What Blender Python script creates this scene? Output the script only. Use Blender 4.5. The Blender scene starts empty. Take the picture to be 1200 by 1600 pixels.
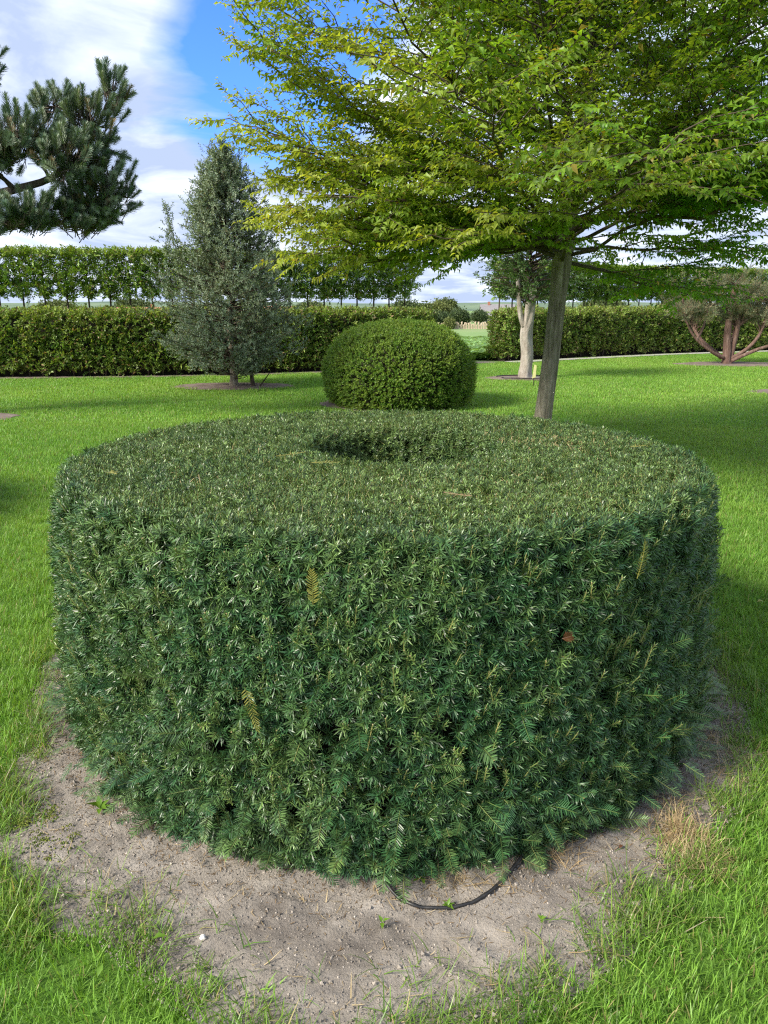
import bpy, math
import numpy as np
from mathutils import Vector

# ------------------------------------------------------------------ camera, sky, sun, exposure
scene = bpy.context.scene
col = scene.collection
R = math.radians
EYE = 1.6
PITCH = 15.0
cam_d = bpy.data.cameras.new('camera')
cam = bpy.data.objects.new('camera', cam_d)
col.objects.link(cam)
cam.location = (0, 0, EYE)
cam.rotation_euler = (R(90 - PITCH), 0, 0)
cam_d.sensor_fit = 'VERTICAL'
cam_d.sensor_height = 24
cam_d.lens = 24 * 1202 / 1600
cam_d.clip_start = 0.05
cam_d.clip_end = 6000
scene.camera = cam

SUN_ELEV = 37.0
SUN_TO = np.array([0.86, 0.51])            # horizontal direction the light travels in
SUN_TO = SUN_TO / np.linalg.norm(SUN_TO)
sun_d = bpy.data.lights.new('sun', 'SUN')
sun_d.energy = 1.65
sun_d.angle = R(14.0)
sun_d.color = (1.0, 0.93, 0.80)
sun = bpy.data.objects.new('sun', sun_d)
col.objects.link(sun)
ce, se = math.cos(R(SUN_ELEV)), math.sin(R(SUN_ELEV))
sun.rotation_euler = Vector((SUN_TO[0] * ce, SUN_TO[1] * ce, -se)).to_track_quat('-Z', 'Y').to_euler()

world = bpy.data.worlds.new('World')
scene.world = world
world.use_nodes = True
nt = world.node_tree
nt.nodes.clear()
N, L = nt.nodes.new, nt.links.new
wo = N('ShaderNodeOutputWorld')
bg = N('ShaderNodeBackground')
sky = N('ShaderNodeTexSky')
sky.sky_type = 'NISHITA'
sky.sun_disc = False
sky.sun_elevation = R(SUN_ELEV)
sky.sun_rotation = math.atan2(-SUN_TO[0], -SUN_TO[1])
sky.altitude = 0
sky.air_density = 1.0
sky.dust_density = 0.6
sky.ozone_density = 1.6
SKY_STRENGTH = 0.10
bg.inputs['Strength'].default_value = SKY_STRENGTH
tc = N('ShaderNodeTexCoord')


def wmath(op, a, b=None, c=None):
    n = N('ShaderNodeMath')
    n.operation = op
    for i, x in enumerate((a, b, c)):
        if x is None:
            continue
        if isinstance(x, (int, float)):
            n.inputs[i].default_value = x
        else:
            L(x, n.inputs[i])
    return n.outputs[0]


def wramp(x, stops):
    n = N('ShaderNodeValToRGB')
    e = n.color_ramp.elements
    while len(e) < len(stops):
        e.new(0.5)
    for k, (p, c) in enumerate(stops):
        e[k].position = p
        e[k].color = (*c, 1) if isinstance(c, tuple) else (c, c, c, 1)
    L(x, n.inputs[0])
    return n.outputs[0]


def wmix(f, a, b):
    n = N('ShaderNodeMix')
    n.data_type = 'RGBA'
    for x, s in ((f, n.inputs[0]), (a, n.inputs[6]), (b, n.inputs[7])):
        if isinstance(x, tuple):
            s.default_value = (*x, 1)
        elif isinstance(x, (int, float)):
            s.default_value = x
        else:
            L(x, s)
    return n.outputs[2]


sep = N('ShaderNodeSeparateXYZ')
L(tc.outputs['Generated'], sep.inputs[0])
zz = wmath('ADD', wmath('MAXIMUM', sep.outputs[2], 0.0), 0.16)
comb = N('ShaderNodeCombineXYZ')
L(wmath('DIVIDE', sep.outputs[0], zz), comb.inputs[0])
L(wmath('DIVIDE', sep.outputs[1], zz), comb.inputs[1])


def wnoise(scale, detail, rough, off, dist=0.0):
    m = N('ShaderNodeMapping')
    m.inputs['Location'].default_value = off
    L(comb.outputs[0], m.inputs[0])
    n = N('ShaderNodeTexNoise')
    n.inputs['Scale'].default_value = scale
    n.inputs['Detail'].default_value = detail
    n.inputs['Roughness'].default_value = rough
    n.inputs['Distortion'].default_value = dist
    L(m.outputs[0], n.inputs['Vector'])
    return n.outputs['Fac']


cover = wnoise(1.15, 8, 0.55, (3.1, 0.35, 0.0), 0.5)
tone = wnoise(1.6, 7, 0.55, (7.3, 2.2, 1.0), 0.5)
# an opening in the cloud, in front and a little to the left
dot = N('ShaderNodeVectorMath')
dot.operation = 'DOT_PRODUCT'
nrm = N('ShaderNodeVectorMath')
nrm.operation = 'NORMALIZE'
L(tc.outputs['Generated'], nrm.inputs[0])
L(nrm.outputs[0], dot.inputs[0])
gap = np.array([-0.108, 0.945, 0.280])
gap = gap / np.linalg.norm(gap)
dot.inputs[1].default_value = tuple(gap)
opening = wramp(dot.outputs['Value'], [(0.984, 0.0), (0.999, 1.0)])
cov = wmath('SUBTRACT', wmath('ADD', cover, 0.25), wmath('MULTIPLY', opening, 0.48))
alpha = wramp(cov, [(0.38, 0.0), (0.58, 1.0)])
k = 1.0
grey = (1.3 * k, 1.58 * k, 2.2 * k)
white = (3.2 * k, 3.35 * k, 3.65 * k)
cloud = wmix(wramp(tone, [(0.47, 0.0), (0.75, 1.0)]), grey, white)
blue = N('ShaderNodeMix')
blue.data_type = 'RGBA'
blue.blend_type = 'MULTIPLY'
blue.inputs[0].default_value = 1.0
L(sky.outputs[0], blue.inputs[6])
blue.inputs[7].default_value = (0.20, 0.36, 0.82, 1)
final = wmix(alpha, blue.outputs[2], cloud)
L(final, bg.inputs[0])
L(bg.outputs[0], wo.inputs[0])
world.cycles.sampling_method = 'AUTOMATIC'

vs = scene.view_settings
vs.view_transform = 'Standard'
vs.look = 'None'
vs.exposure = 2.18
vs.gamma = 1.0
vs.use_curve_mapping = False
cy = scene.cycles
cy.max_bounces = 8
cy.diffuse_bounces = 4
cy.glossy_bounces = 3
cy.transmission_bounces = 5
cy.transparent_max_bounces = 8
cy.caustics_reflective = False
cy.caustics_refractive = False
cy.sample_clamp_indirect = 6
cy.pixel_filter_type = 'BLACKMAN_HARRIS'
cy.filter_width = 1.2
cy.use_denoising = False
cy.denoiser = 'OPENIMAGEDENOISE'
cy.denoising_input_passes = 'RGB_ALBEDO_NORMAL'

# ------------------------------------------------------------------ helpers
rng = np.random.default_rng(7)
UP = np.array([0.0, 0, 1])


def unit(a):
    a = np.asarray(a, float)
    n = np.linalg.norm(a, axis=-1, keepdims=True)
    return a / np.maximum(n, 1e-9)


def vnoise(p, seed=0):
    """smooth lattice noise in 0..1 for an array of points"""
    p = np.asarray(p, float)
    i = np.floor(p).astype(np.int64)
    f = p - i
    f = f * f * (3 - 2 * f)

    def h(o):
        q = i + np.array(o)
        n = (q[..., 0] * 374761393 + q[..., 1] * 668265263 + q[..., 2] * 2147483647 + seed * 1274126177) & 0xFFFFFFFF
        n = ((n ^ (n >> 13)) * 1274126177) & 0xFFFFFFFF
        return ((n ^ (n >> 16)) & 0xFFFF) / 65535.0
    r = 0
    for o in ((0, 0, 0), (1, 0, 0), (0, 1, 0), (1, 1, 0), (0, 0, 1), (1, 0, 1), (0, 1, 1), (1, 1, 1)):
        w = np.ones(p.shape[:-1])
        for a in range(3):
            w = w * (f[..., a] if o[a] else 1 - f[..., a])
        r = r + w * h(o)
    return r


def fbm(p, seed=0, n=4):
    p = np.asarray(p, float)
    r, a, t = 0, 1.0, 0
    for k in range(n):
        r = r + a * vnoise(p * 2 ** k + 17.3 * k, seed + k)
        t += a
        a *= 0.5
    return r / t


def p3(x, y, z=0.0):
    x, y = np.asarray(x, float), np.asarray(y, float)
    return np.stack([x, y, np.zeros_like(x) + z], -1)


def tag(o, label=None, cat=None, group=None, kind=None):
    for k, x in (('label', label), ('category', cat), ('group', group), ('kind', kind)):
        if x:
            o[k] = x
    return o


def empty(name, loc, label, cat, group=None):
    o = bpy.data.objects.new(name, None)
    o.empty_display_size = 0.1
    col.objects.link(o)
    o.location = loc
    return tag(o, label, cat, group)


def mesh_obj(name, v, f, mat, parent=None, smooth=True, world_coords=True, kind=None):
    """v in world coordinates; the object's origin goes to its parent's base"""
    v = np.asarray(v, float)
    off = np.zeros(3)
    if parent is not None and world_coords:
        off = root_loc(parent)
    me = bpy.data.meshes.new(name)
    me.from_pydata((v - off).tolist(), [], f)
    me.materials.append(mat) if not isinstance(mat, list) else [me.materials.append(m) for m in mat]
    if smooth:
        me.polygons.foreach_set('use_smooth', [True] * len(me.polygons))
    me.update()
    o = bpy.data.objects.new(name, me)
    col.objects.link(o)
    if parent is not None:
        o.parent = parent
    if kind:
        o['kind'] = kind
    return o


def root_loc(o):
    p = np.zeros(3)
    while o is not None:
        p = p + np.array(o.location)
        o = o.parent
    return p


def tube(pts, rad, n=8, cap=True, wob=0.0, seed=0):
    pts = np.asarray(pts, float)
    m = len(pts)
    rad = np.broadcast_to(np.asarray(rad, float), (m,))
    tan = unit(np.gradient(pts, axis=0))
    ref = np.array([1.0, 0, 0]) if abs(tan[0][0]) < 0.8 else np.array([0, 1.0, 0])
    vs_, fs = [], []
    a = np.arange(n) * 2 * math.pi / n
    nrm_ = unit(np.cross(tan[0], ref))
    for i in range(m):
        nrm_ = unit(nrm_ - tan[i] * (nrm_ @ tan[i]))
        b = np.cross(tan[i], nrm_)
        ring = np.cos(a)[:, None] * nrm_ + np.sin(a)[:, None] * b
        r_ = rad[i]
        if wob:
            r_ = r_ * (1 + wob * (fbm(np.stack([ring[:, 0] * 1.7 + seed, ring[:, 1] * 1.7, np.full(n, pts[i][2] * 2.2)], -1), seed) - 0.5)[:, None] * 2)
        vs_.append(pts[i] + ring * r_)
    for i in range(m - 1):
        for j in range(n):
            k_ = (j + 1) % n
            fs.append((i * n + j, i * n + k_, (i + 1) * n + k_, (i + 1) * n + j))
    v = np.concatenate(vs_)
    if cap:
        fs.append(tuple(range(n - 1, -1, -1)))
        fs.append(tuple((m - 1) * n + j for j in range(n)))
    return v, fs


class Bag:
    def __init__(s):
        s.v, s.f, s.n = [], [], 0

    def add(s, v, f):
        s.v.append(np.asarray(v))
        s.f += [tuple(i + s.n for i in q) for q in f]
        s.n += len(v)

    def V(s):
        return np.concatenate(s.v)


def bend(a, b, n, sag=0.0, jit=0.0, r=None):
    """polyline from a to b with n points, raised by sag in the middle"""
    t = np.linspace(0, 1, n)[:, None]
    p = np.asarray(a, float) * (1 - t) + np.asarray(b, float) * t
    p[:, 2] += sag * 4 * (t[:, 0] * (1 - t[:, 0]))
    if jit:
        q = (r or rng).normal(0, jit, (n, 3))
        q[0] = 0
        p = p + q
    return p


def spline(pts, n):
    """smooth polyline through pts"""
    pts = np.asarray(pts, float)
    m = len(pts)
    out = []
    for t in np.linspace(0, m - 1, n):
        i = min(int(t), m - 2)
        u = t - i
        p0, p1, p2, p3_ = pts[max(i - 1, 0)], pts[i], pts[i + 1], pts[min(i + 2, m - 1)]
        out.append(0.5 * (2 * p1 + (p2 - p0) * u + (2 * p0 - 5 * p1 + 4 * p2 - p3_) * u * u + (3 * p1 - p0 - 3 * p2 + p3_) * u ** 3))
    return np.array(out)


# ---- leaf and twig templates (grow along +Z, upper side faces +Y)
class Twig:
    def __init__(s):
        s.v, s.f, s.m, s.r = [], [], [], []

    def frame(s, d, up):
        d = unit(d)
        y = unit(np.asarray(up, float) - d * (np.asarray(up, float) @ d))
        return np.cross(y, d), y, d

    def leaf(s, p, d, up, ln, w, fold=0.25, droop=0.15, rnd=0.5, mat=0):
        x, y, z = s.frame(d, up)
        p = np.asarray(p, float)
        b = len(s.v)
        h = fold * w
        s.v += [p, p + z * ln * .45 - x * w * .5 + y * h, p + z * ln * .45 + x * w * .5 + y * h,
                p + z * ln * .5 - y * droop * ln * .15, p + z * ln - y * droop * ln]
        s.f += [(b, b + 3, b + 1), (b, b + 2, b + 3), (b + 1, b + 3, b + 4), (b + 3, b + 2, b + 4)]
        s.m += [mat] * 4
        s.r += [rnd] * 5

    def needle(s, p, d, up, ln, w, curve=0.1, rnd=0.5, mat=0):
        x, y, z = s.frame(d, up)
        p = np.asarray(p, float)
        b = len(s.v)
        s.v += [p, p + z * ln * .2 - x * w * .5, p + z * ln * .2 + x * w * .5,
                p + z * ln * .72 - x * w * .45 - y * curve * ln * .4, p + z * ln * .72 + x * w * .45 - y * curve * ln * .4,
                p + z * ln - y * curve * ln]
        s.f += [(b, b + 2, b + 1), (b + 1, b + 2, b + 4, b + 3), (b + 3, b + 4, b + 5)]
        s.m += [mat] * 3
        s.r += [rnd] * 6

    def blade(s, p, d, up, ln, w, curve, rnd=0.5, mat=0):
        """grass blade: three joints, bending over"""
        x, y, z = s.frame(d, up)
        p = np.asarray(p, float)
        b = len(s.v)
        for t, ww in ((0, 1.0), (.45, .85), (.8, .5)):
            c = p + z * ln * t - y * curve * ln * t * t
            s.v += [c - x * w * .5 * ww, c + x * w * .5 * ww]
        s.v.append(p + z * ln * (1 - .3 * abs(curve)) - y * curve * ln)
        s.f += [(b, b + 1, b + 3, b + 2), (b + 2, b + 3, b + 5, b + 4), (b + 4, b + 5, b + 6)]
        s.m += [mat] * 3
        s.r += [rnd] * 7

    def stem(s, pts, r0, r1, mat=1, rnd=0.5, n=3):
        v, f = tube(pts, np.linspace(r0, r1, len(pts)), n, cap=False)
        b = len(s.v)
        s.v += list(v)
        s.f += [tuple(i + b for i in q) for q in f]
        s.m += [mat] * len(f)
        s.r += [rnd] * len(v)

    def lump(s, p, r, rnd=0.5, mat=0, rr=None):
        b = len(s.v)
        o = np.array([(1, 0, 0), (-1, 0, 0), (0, 1, 0), (0, -1, 0), (0, 0, 1), (0, 0, -1)], float)
        s.v += list(np.asarray(p) + o * r * (rr.uniform(.6, 1.2, (6, 1)) if rr is not None else 1))
        s.f += [tuple(i + b for i in q) for q in ((0, 2, 4), (2, 1, 4), (1, 3, 4), (3, 0, 4), (2, 0, 5), (1, 2, 5), (3, 1, 5), (0, 3, 5))]
        s.m += [mat] * 8
        s.r += [rnd] * 6


def orient(d, up, jit_roll=None):
    """euler angles that bring +Z to d and +Y towards up"""
    d = unit(d)
    up = np.broadcast_to(np.asarray(up, float), d.shape)
    y = up - d * np.sum(up * d, -1, keepdims=True)
    bad = np.linalg.norm(y, axis=-1) < 1e-3
    if bad.any():
        y[bad] = np.array([0.7, 0.7, 0.1])
        y[bad] -= d[bad] * np.sum(y[bad] * d[bad], -1, keepdims=True)
    y = unit(y)
    x = np.cross(y, d)
    ry = -np.arcsin(np.clip(x[:, 2], -1, 1))
    rx = np.arctan2(y[:, 2], d[:, 2])
    rz = np.arctan2(x[:, 1], x[:, 0])
    return np.stack([rx, ry, rz], -1)


_trees = {}


def scatter_tree(nv):
    """node group that sets the object's own little templates out on its own loose points"""
    if nv in _trees:
        return _trees[nv]
    g = bpy.data.node_groups.new('set_out_%d' % nv, 'GeometryNodeTree')
    g.interface.new_socket('Geometry', in_out='INPUT', socket_type='NodeSocketGeometry')
    g.interface.new_socket('Geometry', in_out='OUTPUT', socket_type='NodeSocketGeometry')
    n = g.nodes.new
    l = g.links.new
    gi, go = n('NodeGroupInput'), n('NodeGroupOutput')

    def attr(name, typ):
        a = n('GeometryNodeInputNamedAttribute')
        a.data_type = typ
        a.inputs[0].default_value = name
        return a.outputs[0]

    def pick(k):
        c = n('FunctionNodeCompare')
        c.data_type = 'INT'
        c.operation = 'EQUAL'
        l(attr('tid', 'INT'), c.inputs[2])
        c.inputs[3].default_value = k
        s = n('GeometryNodeSeparateGeometry')
        s.domain = 'POINT'
        l(gi.outputs[0], s.inputs[0])
        l(c.outputs[0], s.inputs[1])
        return s.outputs[0]
    iop = n('GeometryNodeInstanceOnPoints')
    gti = n('GeometryNodeGeometryToInstance')
    for k in reversed(range(nv)):          # the last link made comes first
        l(pick(k + 1), gti.inputs[0])
    l(pick(0), iop.inputs['Points'])
    l(gti.outputs[0], iop.inputs['Instance'])
    iop.inputs['Pick Instance'].default_value = True
    l(attr('vid', 'INT'), iop.inputs['Instance Index'])
    e = n('FunctionNodeEulerToRotation')
    l(attr('rot', 'FLOAT_VECTOR'), e.inputs[0])
    l(e.outputs[0], iop.inputs['Rotation'])
    l(attr('scl', 'FLOAT'), iop.inputs['Scale'])
    l(iop.outputs[0], go.inputs[0])
    _trees[nv] = g
    return g


def scatter(name, twigs, pts, rot, scl, mats, parent=None, tint=None, kind='stuff', r=None, vid=None):
    r = r or rng
    pts = np.asarray(pts, float)
    n = len(pts)
    if parent is not None:
        pts = pts - root_loc(parent)
    V, F, M, TID, RND = [], [], [], [], []
    b = 0
    for k, t in enumerate(twigs):
        V.append(np.array(t.v))
        F += [tuple(i + b for i in q) for q in t.f]
        M += t.m
        TID += [k + 1] * len(t.v)
        RND += t.r
        b += len(t.v)
    nt_ = b
    v = np.concatenate(V + [pts])
    me = bpy.data.meshes.new(name)
    me.from_pydata(v.tolist(), [], F)
    for m in mats:
        me.materials.append(m)
    me.polygons.foreach_set('material_index', M)

    def put(nm, typ, prop, arr):
        a = me.attributes.new(nm, typ, 'POINT')
        a.data.foreach_set(prop, np.ascontiguousarray(arr).ravel())
    put('tid', 'INT', 'value', np.array(TID + [0] * n, np.int32))
    z = np.zeros(nt_)
    put('rnd', 'FLOAT', 'value', np.concatenate([np.array(RND, np.float32), np.zeros(n, np.float32)]))
    put('scl', 'FLOAT', 'value', np.concatenate([z, np.broadcast_to(scl, (n,))]).astype(np.float32))
    put('tint', 'FLOAT', 'value', np.concatenate([z, np.broadcast_to(0.5 if tint is None else tint, (n,))]).astype(np.float32))
    put('vid', 'INT', 'value', np.concatenate([z, r.integers(0, len(twigs), n) if vid is None else vid]).astype(np.int32))
    put('rot', 'FLOAT_VECTOR', 'vector', np.concatenate([np.zeros((nt_, 3)), rot]).astype(np.float32))
    me.update()
    o = bpy.data.objects.new(name, me)
    col.objects.link(o)
    if parent is not None:
        o.parent = parent
    md = o.modifiers.new('set_out', 'NODES')
    md.node_group = scatter_tree(len(twigs))
    o['kind'] = kind
    return o


# ---- materials
def new_mat(name):
    m = bpy.data.materials.new(name)
    m.use_nodes = True
    m.node_tree.nodes.clear()
    return m, m.node_tree.nodes.new, m.node_tree.links.new


def leaf_mat(name, a, b, trans=0.3, tcol=None, rough=0.45, spec=0.4, vary=0.5, odd=None, odd_share=0.1):
    """a..b by the tint of the twig; every leaf a little lighter or darker; some leaves of an odd colour"""
    m, n, l = new_mat(name)
    out = n('ShaderNodeOutputMaterial')
    at_ = n('ShaderNodeAttribute')
    at_.attribute_type = 'INSTANCER'
    at_.attribute_name = 'tint'
    ar = n('ShaderNodeAttribute')
    ar.attribute_name = 'rnd'
    mx = n('ShaderNodeMix')
    mx.data_type = 'RGBA'
    mx.inputs[6].default_value = (*a, 1)
    mx.inputs[7].default_value = (*b, 1)
    l(at_.outputs['Fac'], mx.inputs[0])
    cur = mx.outputs[2]
    if odd:
        oi = n('ShaderNodeObjectInfo')
        ad = n('ShaderNodeMath')
        ad.operation = 'MULTIPLY_ADD'
        l(oi.outputs['Random'], ad.inputs[0])
        ad.inputs[1].default_value = 3.7
        l(ar.outputs['Fac'], ad.inputs[2])
        fr = n('ShaderNodeMath')
        fr.operation = 'FRACT'
        l(ad.outputs[0], fr.inputs[0])
        lt = n('ShaderNodeMath')
        lt.operation = 'LESS_THAN'
        l(fr.outputs[0], lt.inputs[0])
        lt.inputs[1].default_value = odd_share
        mo = n('ShaderNodeMix')
        mo.data_type = 'RGBA'
        l(lt.outputs[0], mo.inputs[0])
        l(cur, mo.inputs[6])
        mo.inputs[7].default_value = (*odd, 1)
        cur = mo.outputs[2]
    mr = n('ShaderNodeMapRange')
    mr.inputs['To Min'].default_value = 1 - vary
    mr.inputs['To Max'].default_value = 1 + vary
    l(ar.outputs['Fac'], mr.inputs['Value'])
    hs = n('ShaderNodeHueSaturation')
    l(mr.outputs[0], hs.inputs['Value'])
    l(cur, hs.inputs['Color'])
    pb = n('ShaderNodeBsdfPrincipled')
    pb.inputs['Roughness'].default_value = rough
    pb.inputs['Specular IOR Level'].default_value = spec
    l(hs.outputs[0], pb.inputs['Base Color'])
    if trans > 0:
        tr = n('ShaderNodeBsdfTranslucent')
        tm = n('ShaderNodeMix')
        tm.data_type = 'RGBA'
        tm.blend_type = 'MULTIPLY'
        tm.inputs[0].default_value = 1
        l(hs.outputs[0], tm.inputs[6])
        tm.inputs[7].default_value = (*(tcol or (1.6, 1.5, 0.6)), 1)
        l(tm.outputs[2], tr.inputs[0])
        ms = n('ShaderNodeMixShader')
        ms.inputs[0].default_value = trans
        l(pb.outputs[0], ms.inputs[1])
        l(tr.outputs[0], ms.inputs[2])
        l(ms.outputs[0], out.inputs[0])
    else:
        l(pb.outputs[0], out.inputs[0])
    return m


def surf_mat(name, stops, scale=(8, 8, 8), detail=8, rough=0.9, bump=0.3, bdist=0.01, spec=0.2, second=None, bscale=None):
    """colour by noise in object space with fine relief; second = (colour, scale, low, high) stains"""
    m, n, l = new_mat(name)
    out = n('ShaderNodeOutputMaterial')
    tc_ = n('ShaderNodeTexCoord')
    mp = n('ShaderNodeMapping')
    mp.inputs['Scale'].default_value = scale
    l(tc_.outputs['Object'], mp.inputs[0])
    no = n('ShaderNodeTexNoise')
    no.inputs['Scale'].default_value = 1
    no.inputs['Detail'].default_value = detail
    no.inputs['Roughness'].default_value = 0.65
    l(mp.outputs[0], no.inputs['Vector'])
    rp = n('ShaderNodeValToRGB')
    e = rp.color_ramp.elements
    while len(e) < len(stops):
        e.new(0.5)
    for k_, (p, c) in enumerate(stops):
        e[k_].position = p
        e[k_].color = (*c, 1)
    l(no.outputs['Fac'], rp.inputs[0])
    cur = rp.outputs[0]
    if second:
        c2, s2, lo, hi = second
        n2 = n('ShaderNodeTexNoise')
        n2.inputs['Scale'].default_value = s2
        n2.inputs['Detail'].default_value = 5
        l(tc_.outputs['Object'], n2.inputs['Vector'])
        mr = n('ShaderNodeMapRange')
        mr.inputs['From Min'].default_value = lo
        mr.inputs['From Max'].default_value = hi
        l(n2.outputs['Fac'], mr.inputs['Value'])
        mx = n('ShaderNodeMix')
        mx.data_type = 'RGBA'
        l(mr.outputs[0], mx.inputs[0])
        l(cur, mx.inputs[6])
        mx.inputs[7].default_value = (*c2, 1)
        cur = mx.outputs[2]
    pb = n('ShaderNodeBsdfPrincipled')
    pb.inputs['Roughness'].default_value = rough
    pb.inputs['Specular IOR Level'].default_value = spec
    l(cur, pb.inputs['Base Color'])
    if bump:
        bp = n('ShaderNodeBump')
        bp.inputs['Strength'].default_value = bump
        bp.inputs['Distance'].default_value = bdist
        if bscale:
            mb = n('ShaderNodeMapping')
            mb.inputs['Scale'].default_value = bscale
            l(tc_.outputs['Object'], mb.inputs[0])
            nb = n('ShaderNodeTexNoise')
            nb.inputs['Scale'].default_value = 1
            nb.inputs['Detail'].default_value = 8
            nb.inputs['Roughness'].default_value = 0.7
            l(mb.outputs[0], nb.inputs['Vector'])
            l(nb.outputs['Fac'], bp.inputs['Height'])
        else:
            l(no.outputs['Fac'], bp.inputs['Height'])
        l(bp.outputs[0], pb.inputs['Normal'])
    l(pb.outputs[0], out.inputs[0])
    return m


M = {}
M['yew'] = leaf_mat('yew_needle', (0.034, 0.096, 0.034), (0.145, 0.222, 0.060), trans=0.13, rough=0.38, spec=0.48, vary=0.75)
M['yew_stem'] = leaf_mat('yew_stem', (0.10, 0.16, 0.04), (0.24, 0.22, 0.08), trans=0.0, rough=0.6, vary=0.3)
M['yew_bud'] = leaf_mat('yew_cut_tip', (0.26, 0.21, 0.09), (0.36, 0.29, 0.14), trans=0.0, rough=0.7, vary=0.3)
M['yellow_needle'] = leaf_mat('yellow_needle', (0.42, 0.40, 0.10), (0.42, 0.40, 0.10), trans=0.25, rough=0.5, vary=0.3)
M['brown_needle'] = leaf_mat('brown_needle', (0.17, 0.07, 0.03), (0.17, 0.07, 0.03), trans=0.1, rough=0.6, vary=0.3)
M['twig_mass'] = surf_mat('twig_mass', [(0.3, (0.024, 0.024, 0.015)), (0.7, (0.05, 0.045, 0.03))], (30, 30, 30), bump=1.0, bdist=0.03)
M['grass'] = leaf_mat('grass_blade', (0.140, 0.310, 0.038), (0.275, 0.425, 0.072), trans=0.35, tcol=(1.5, 1.4, 0.6), rough=0.45, spec=0.35, vary=0.4,
                      odd=(0.30, 0.27, 0.11), odd_share=0.06)
M['long_grass'] = leaf_mat('long_grass_blade', (0.100, 0.225, 0.028), (0.23, 0.34, 0.06), trans=0.35, tcol=(1.5, 1.4, 0.6), rough=0.4, spec=0.4, vary=0.45,
                           odd=(0.36, 0.31, 0.15), odd_share=0.12)
M['straw'] = leaf_mat('straw', (0.36, 0.25, 0.12), (0.50, 0.40, 0.23), trans=0.15, rough=0.6, vary=0.4)
M['lawn'] = surf_mat('lawn', [(0.3, (0.08, 0.18, 0.02)), (0.7, (0.15, 0.28, 0.04))], (60, 60, 60), bump=1.0, bdist=0.02, second=((0.10, 0.19, 0.03), 1.3, 0.45, 0.7))
M['field'] = surf_mat('field', [(0.3, (0.14, 0.25, 0.07)), (0.7, (0.25, 0.33, 0.13))], (0.25, 0.6, 1), bump=0.5, bdist=0.2, second=((0.33, 0.29, 0.18), 0.02, 0.60, 0.70))
M['soil'] = surf_mat('soil', [(0.25, (0.22, 0.192, 0.162)), (0.5, (0.345, 0.305, 0.260)), (0.75, (0.44, 0.395, 0.345))], (9, 9, 9), detail=12, bump=1.0, bdist=0.012, rough=1.0, spec=0.1,
                     second=((0.105, 0.088, 0.076), 2.3, 0.50, 0.66), bscale=(110, 110, 110))
M['soil_far'] = surf_mat('soil_far', [(0.3, (0.12, 0.09, 0.075)), (0.7, (0.26, 0.21, 0.18))], (5, 5, 5), bump=0.8, bdist=0.02, rough=1.0, spec=0.1)
M['crumb'] = leaf_mat('soil_crumb', (0.21, 0.18, 0.15), (0.40, 0.355, 0.305), trans=0, rough=1.0, spec=0.1, vary=0.35)
M['path'] = surf_mat('path', [(0.3, (0.33, 0.31, 0.28)), (0.7, (0.50, 0.47, 0.43))], (12, 12, 12), bump=0.5)
M['bark'] = surf_mat('bark', [(0.30, (0.09, 0.072, 0.052)), (0.5, (0.25, 0.212, 0.162)), (0.72, (0.42, 0.37, 0.30))], (32, 32, 3.5), detail=10, bump=1.0, bdist=0.035, second=((0.14, 0.15, 0.09), 3.0, 0.55, 0.75))
M['bark_dark'] = surf_mat('bark_dark', [(0.3, (0.05, 0.04, 0.03)), (0.7, (0.13, 0.10, 0.075))], (30, 30, 12), bump=0.8, bdist=0.01)
M['bark_pale'] = surf_mat('bark_pale', [(0.2, (0.13, 0.105, 0.085)), (0.45, (0.31, 0.27, 0.23)), (0.75, (0.48, 0.44, 0.39))], (10, 10, 4), detail=10, bump=1.0, bdist=0.05)
M['bark_red'] = surf_mat('bark_red', [(0.25, (0.08, 0.048, 0.038)), (0.5, (0.16, 0.098, 0.078)), (0.8, (0.30, 0.22, 0.185))], (22, 22, 5), detail=10, bump=1.0, bdist=0.03)
M['bark_pine'] = surf_mat('bark_pine', [(0.3, (0.06, 0.048, 0.04)), (0.7, (0.19, 0.15, 0.125))], (25, 25, 12), bump=1.0, bdist=0.03)
M['hornbeam'] = leaf_mat('hornbeam_leaf', (0.125, 0.265, 0.024), (0.320, 0.350, 0.060), trans=0.50, tcol=(1.7, 1.6, 0.5), rough=0.42, spec=0.35, vary=0.35, odd=(0.30, 0.24, 0.05), odd_share=0.03)
M['oak'] = leaf_mat('evergreen_oak_leaf', (0.145, 0.205, 0.135), (0.290, 0.340, 0.220), trans=0.18, rough=0.45, spec=0.4, vary=0.45, odd=(0.20, 0.17, 0.08), odd_share=0.03)
M['pine'] = leaf_mat('pine_needle', (0.100, 0.170, 0.110), (0.230, 0.290, 0.180), trans=0.08, rough=0.45, spec=0.4, vary=0.4)
M['pine_dry'] = leaf_mat('pine_dry_needle', (0.20, 0.14, 0.07), (0.24, 0.18, 0.10), trans=0.08, rough=0.6, vary=0.3)
M['box'] = leaf_mat('box_leaf', (0.105, 0.215, 0.026), (0.255, 0.335, 0.055), trans=0.28, rough=0.4, spec=0.4, vary=0.45)
M['hedge'] = leaf_mat('hedge_leaf', (0.105, 0.205, 0.028), (0.235, 0.300, 0.062), trans=0.28, rough=0.42, spec=0.4, vary=0.5, odd=(0.24, 0.17, 0.09), odd_share=0.10)
M['stilt'] = leaf_mat('stilt_hedge_leaf', (0.110, 0.225, 0.026), (0.240, 0.335, 0.058), trans=0.32, rough=0.42, spec=0.4, vary=0.45, odd=(0.22, 0.17, 0.06), odd_share=0.05)
M['juniper'] = leaf_mat('juniper_spray', (0.100, 0.140, 0.075), (0.220, 0.220, 0.120), trans=0.15, rough=0.6, vary=0.4, odd=(0.26, 0.18, 0.10), odd_share=0.15)
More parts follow.
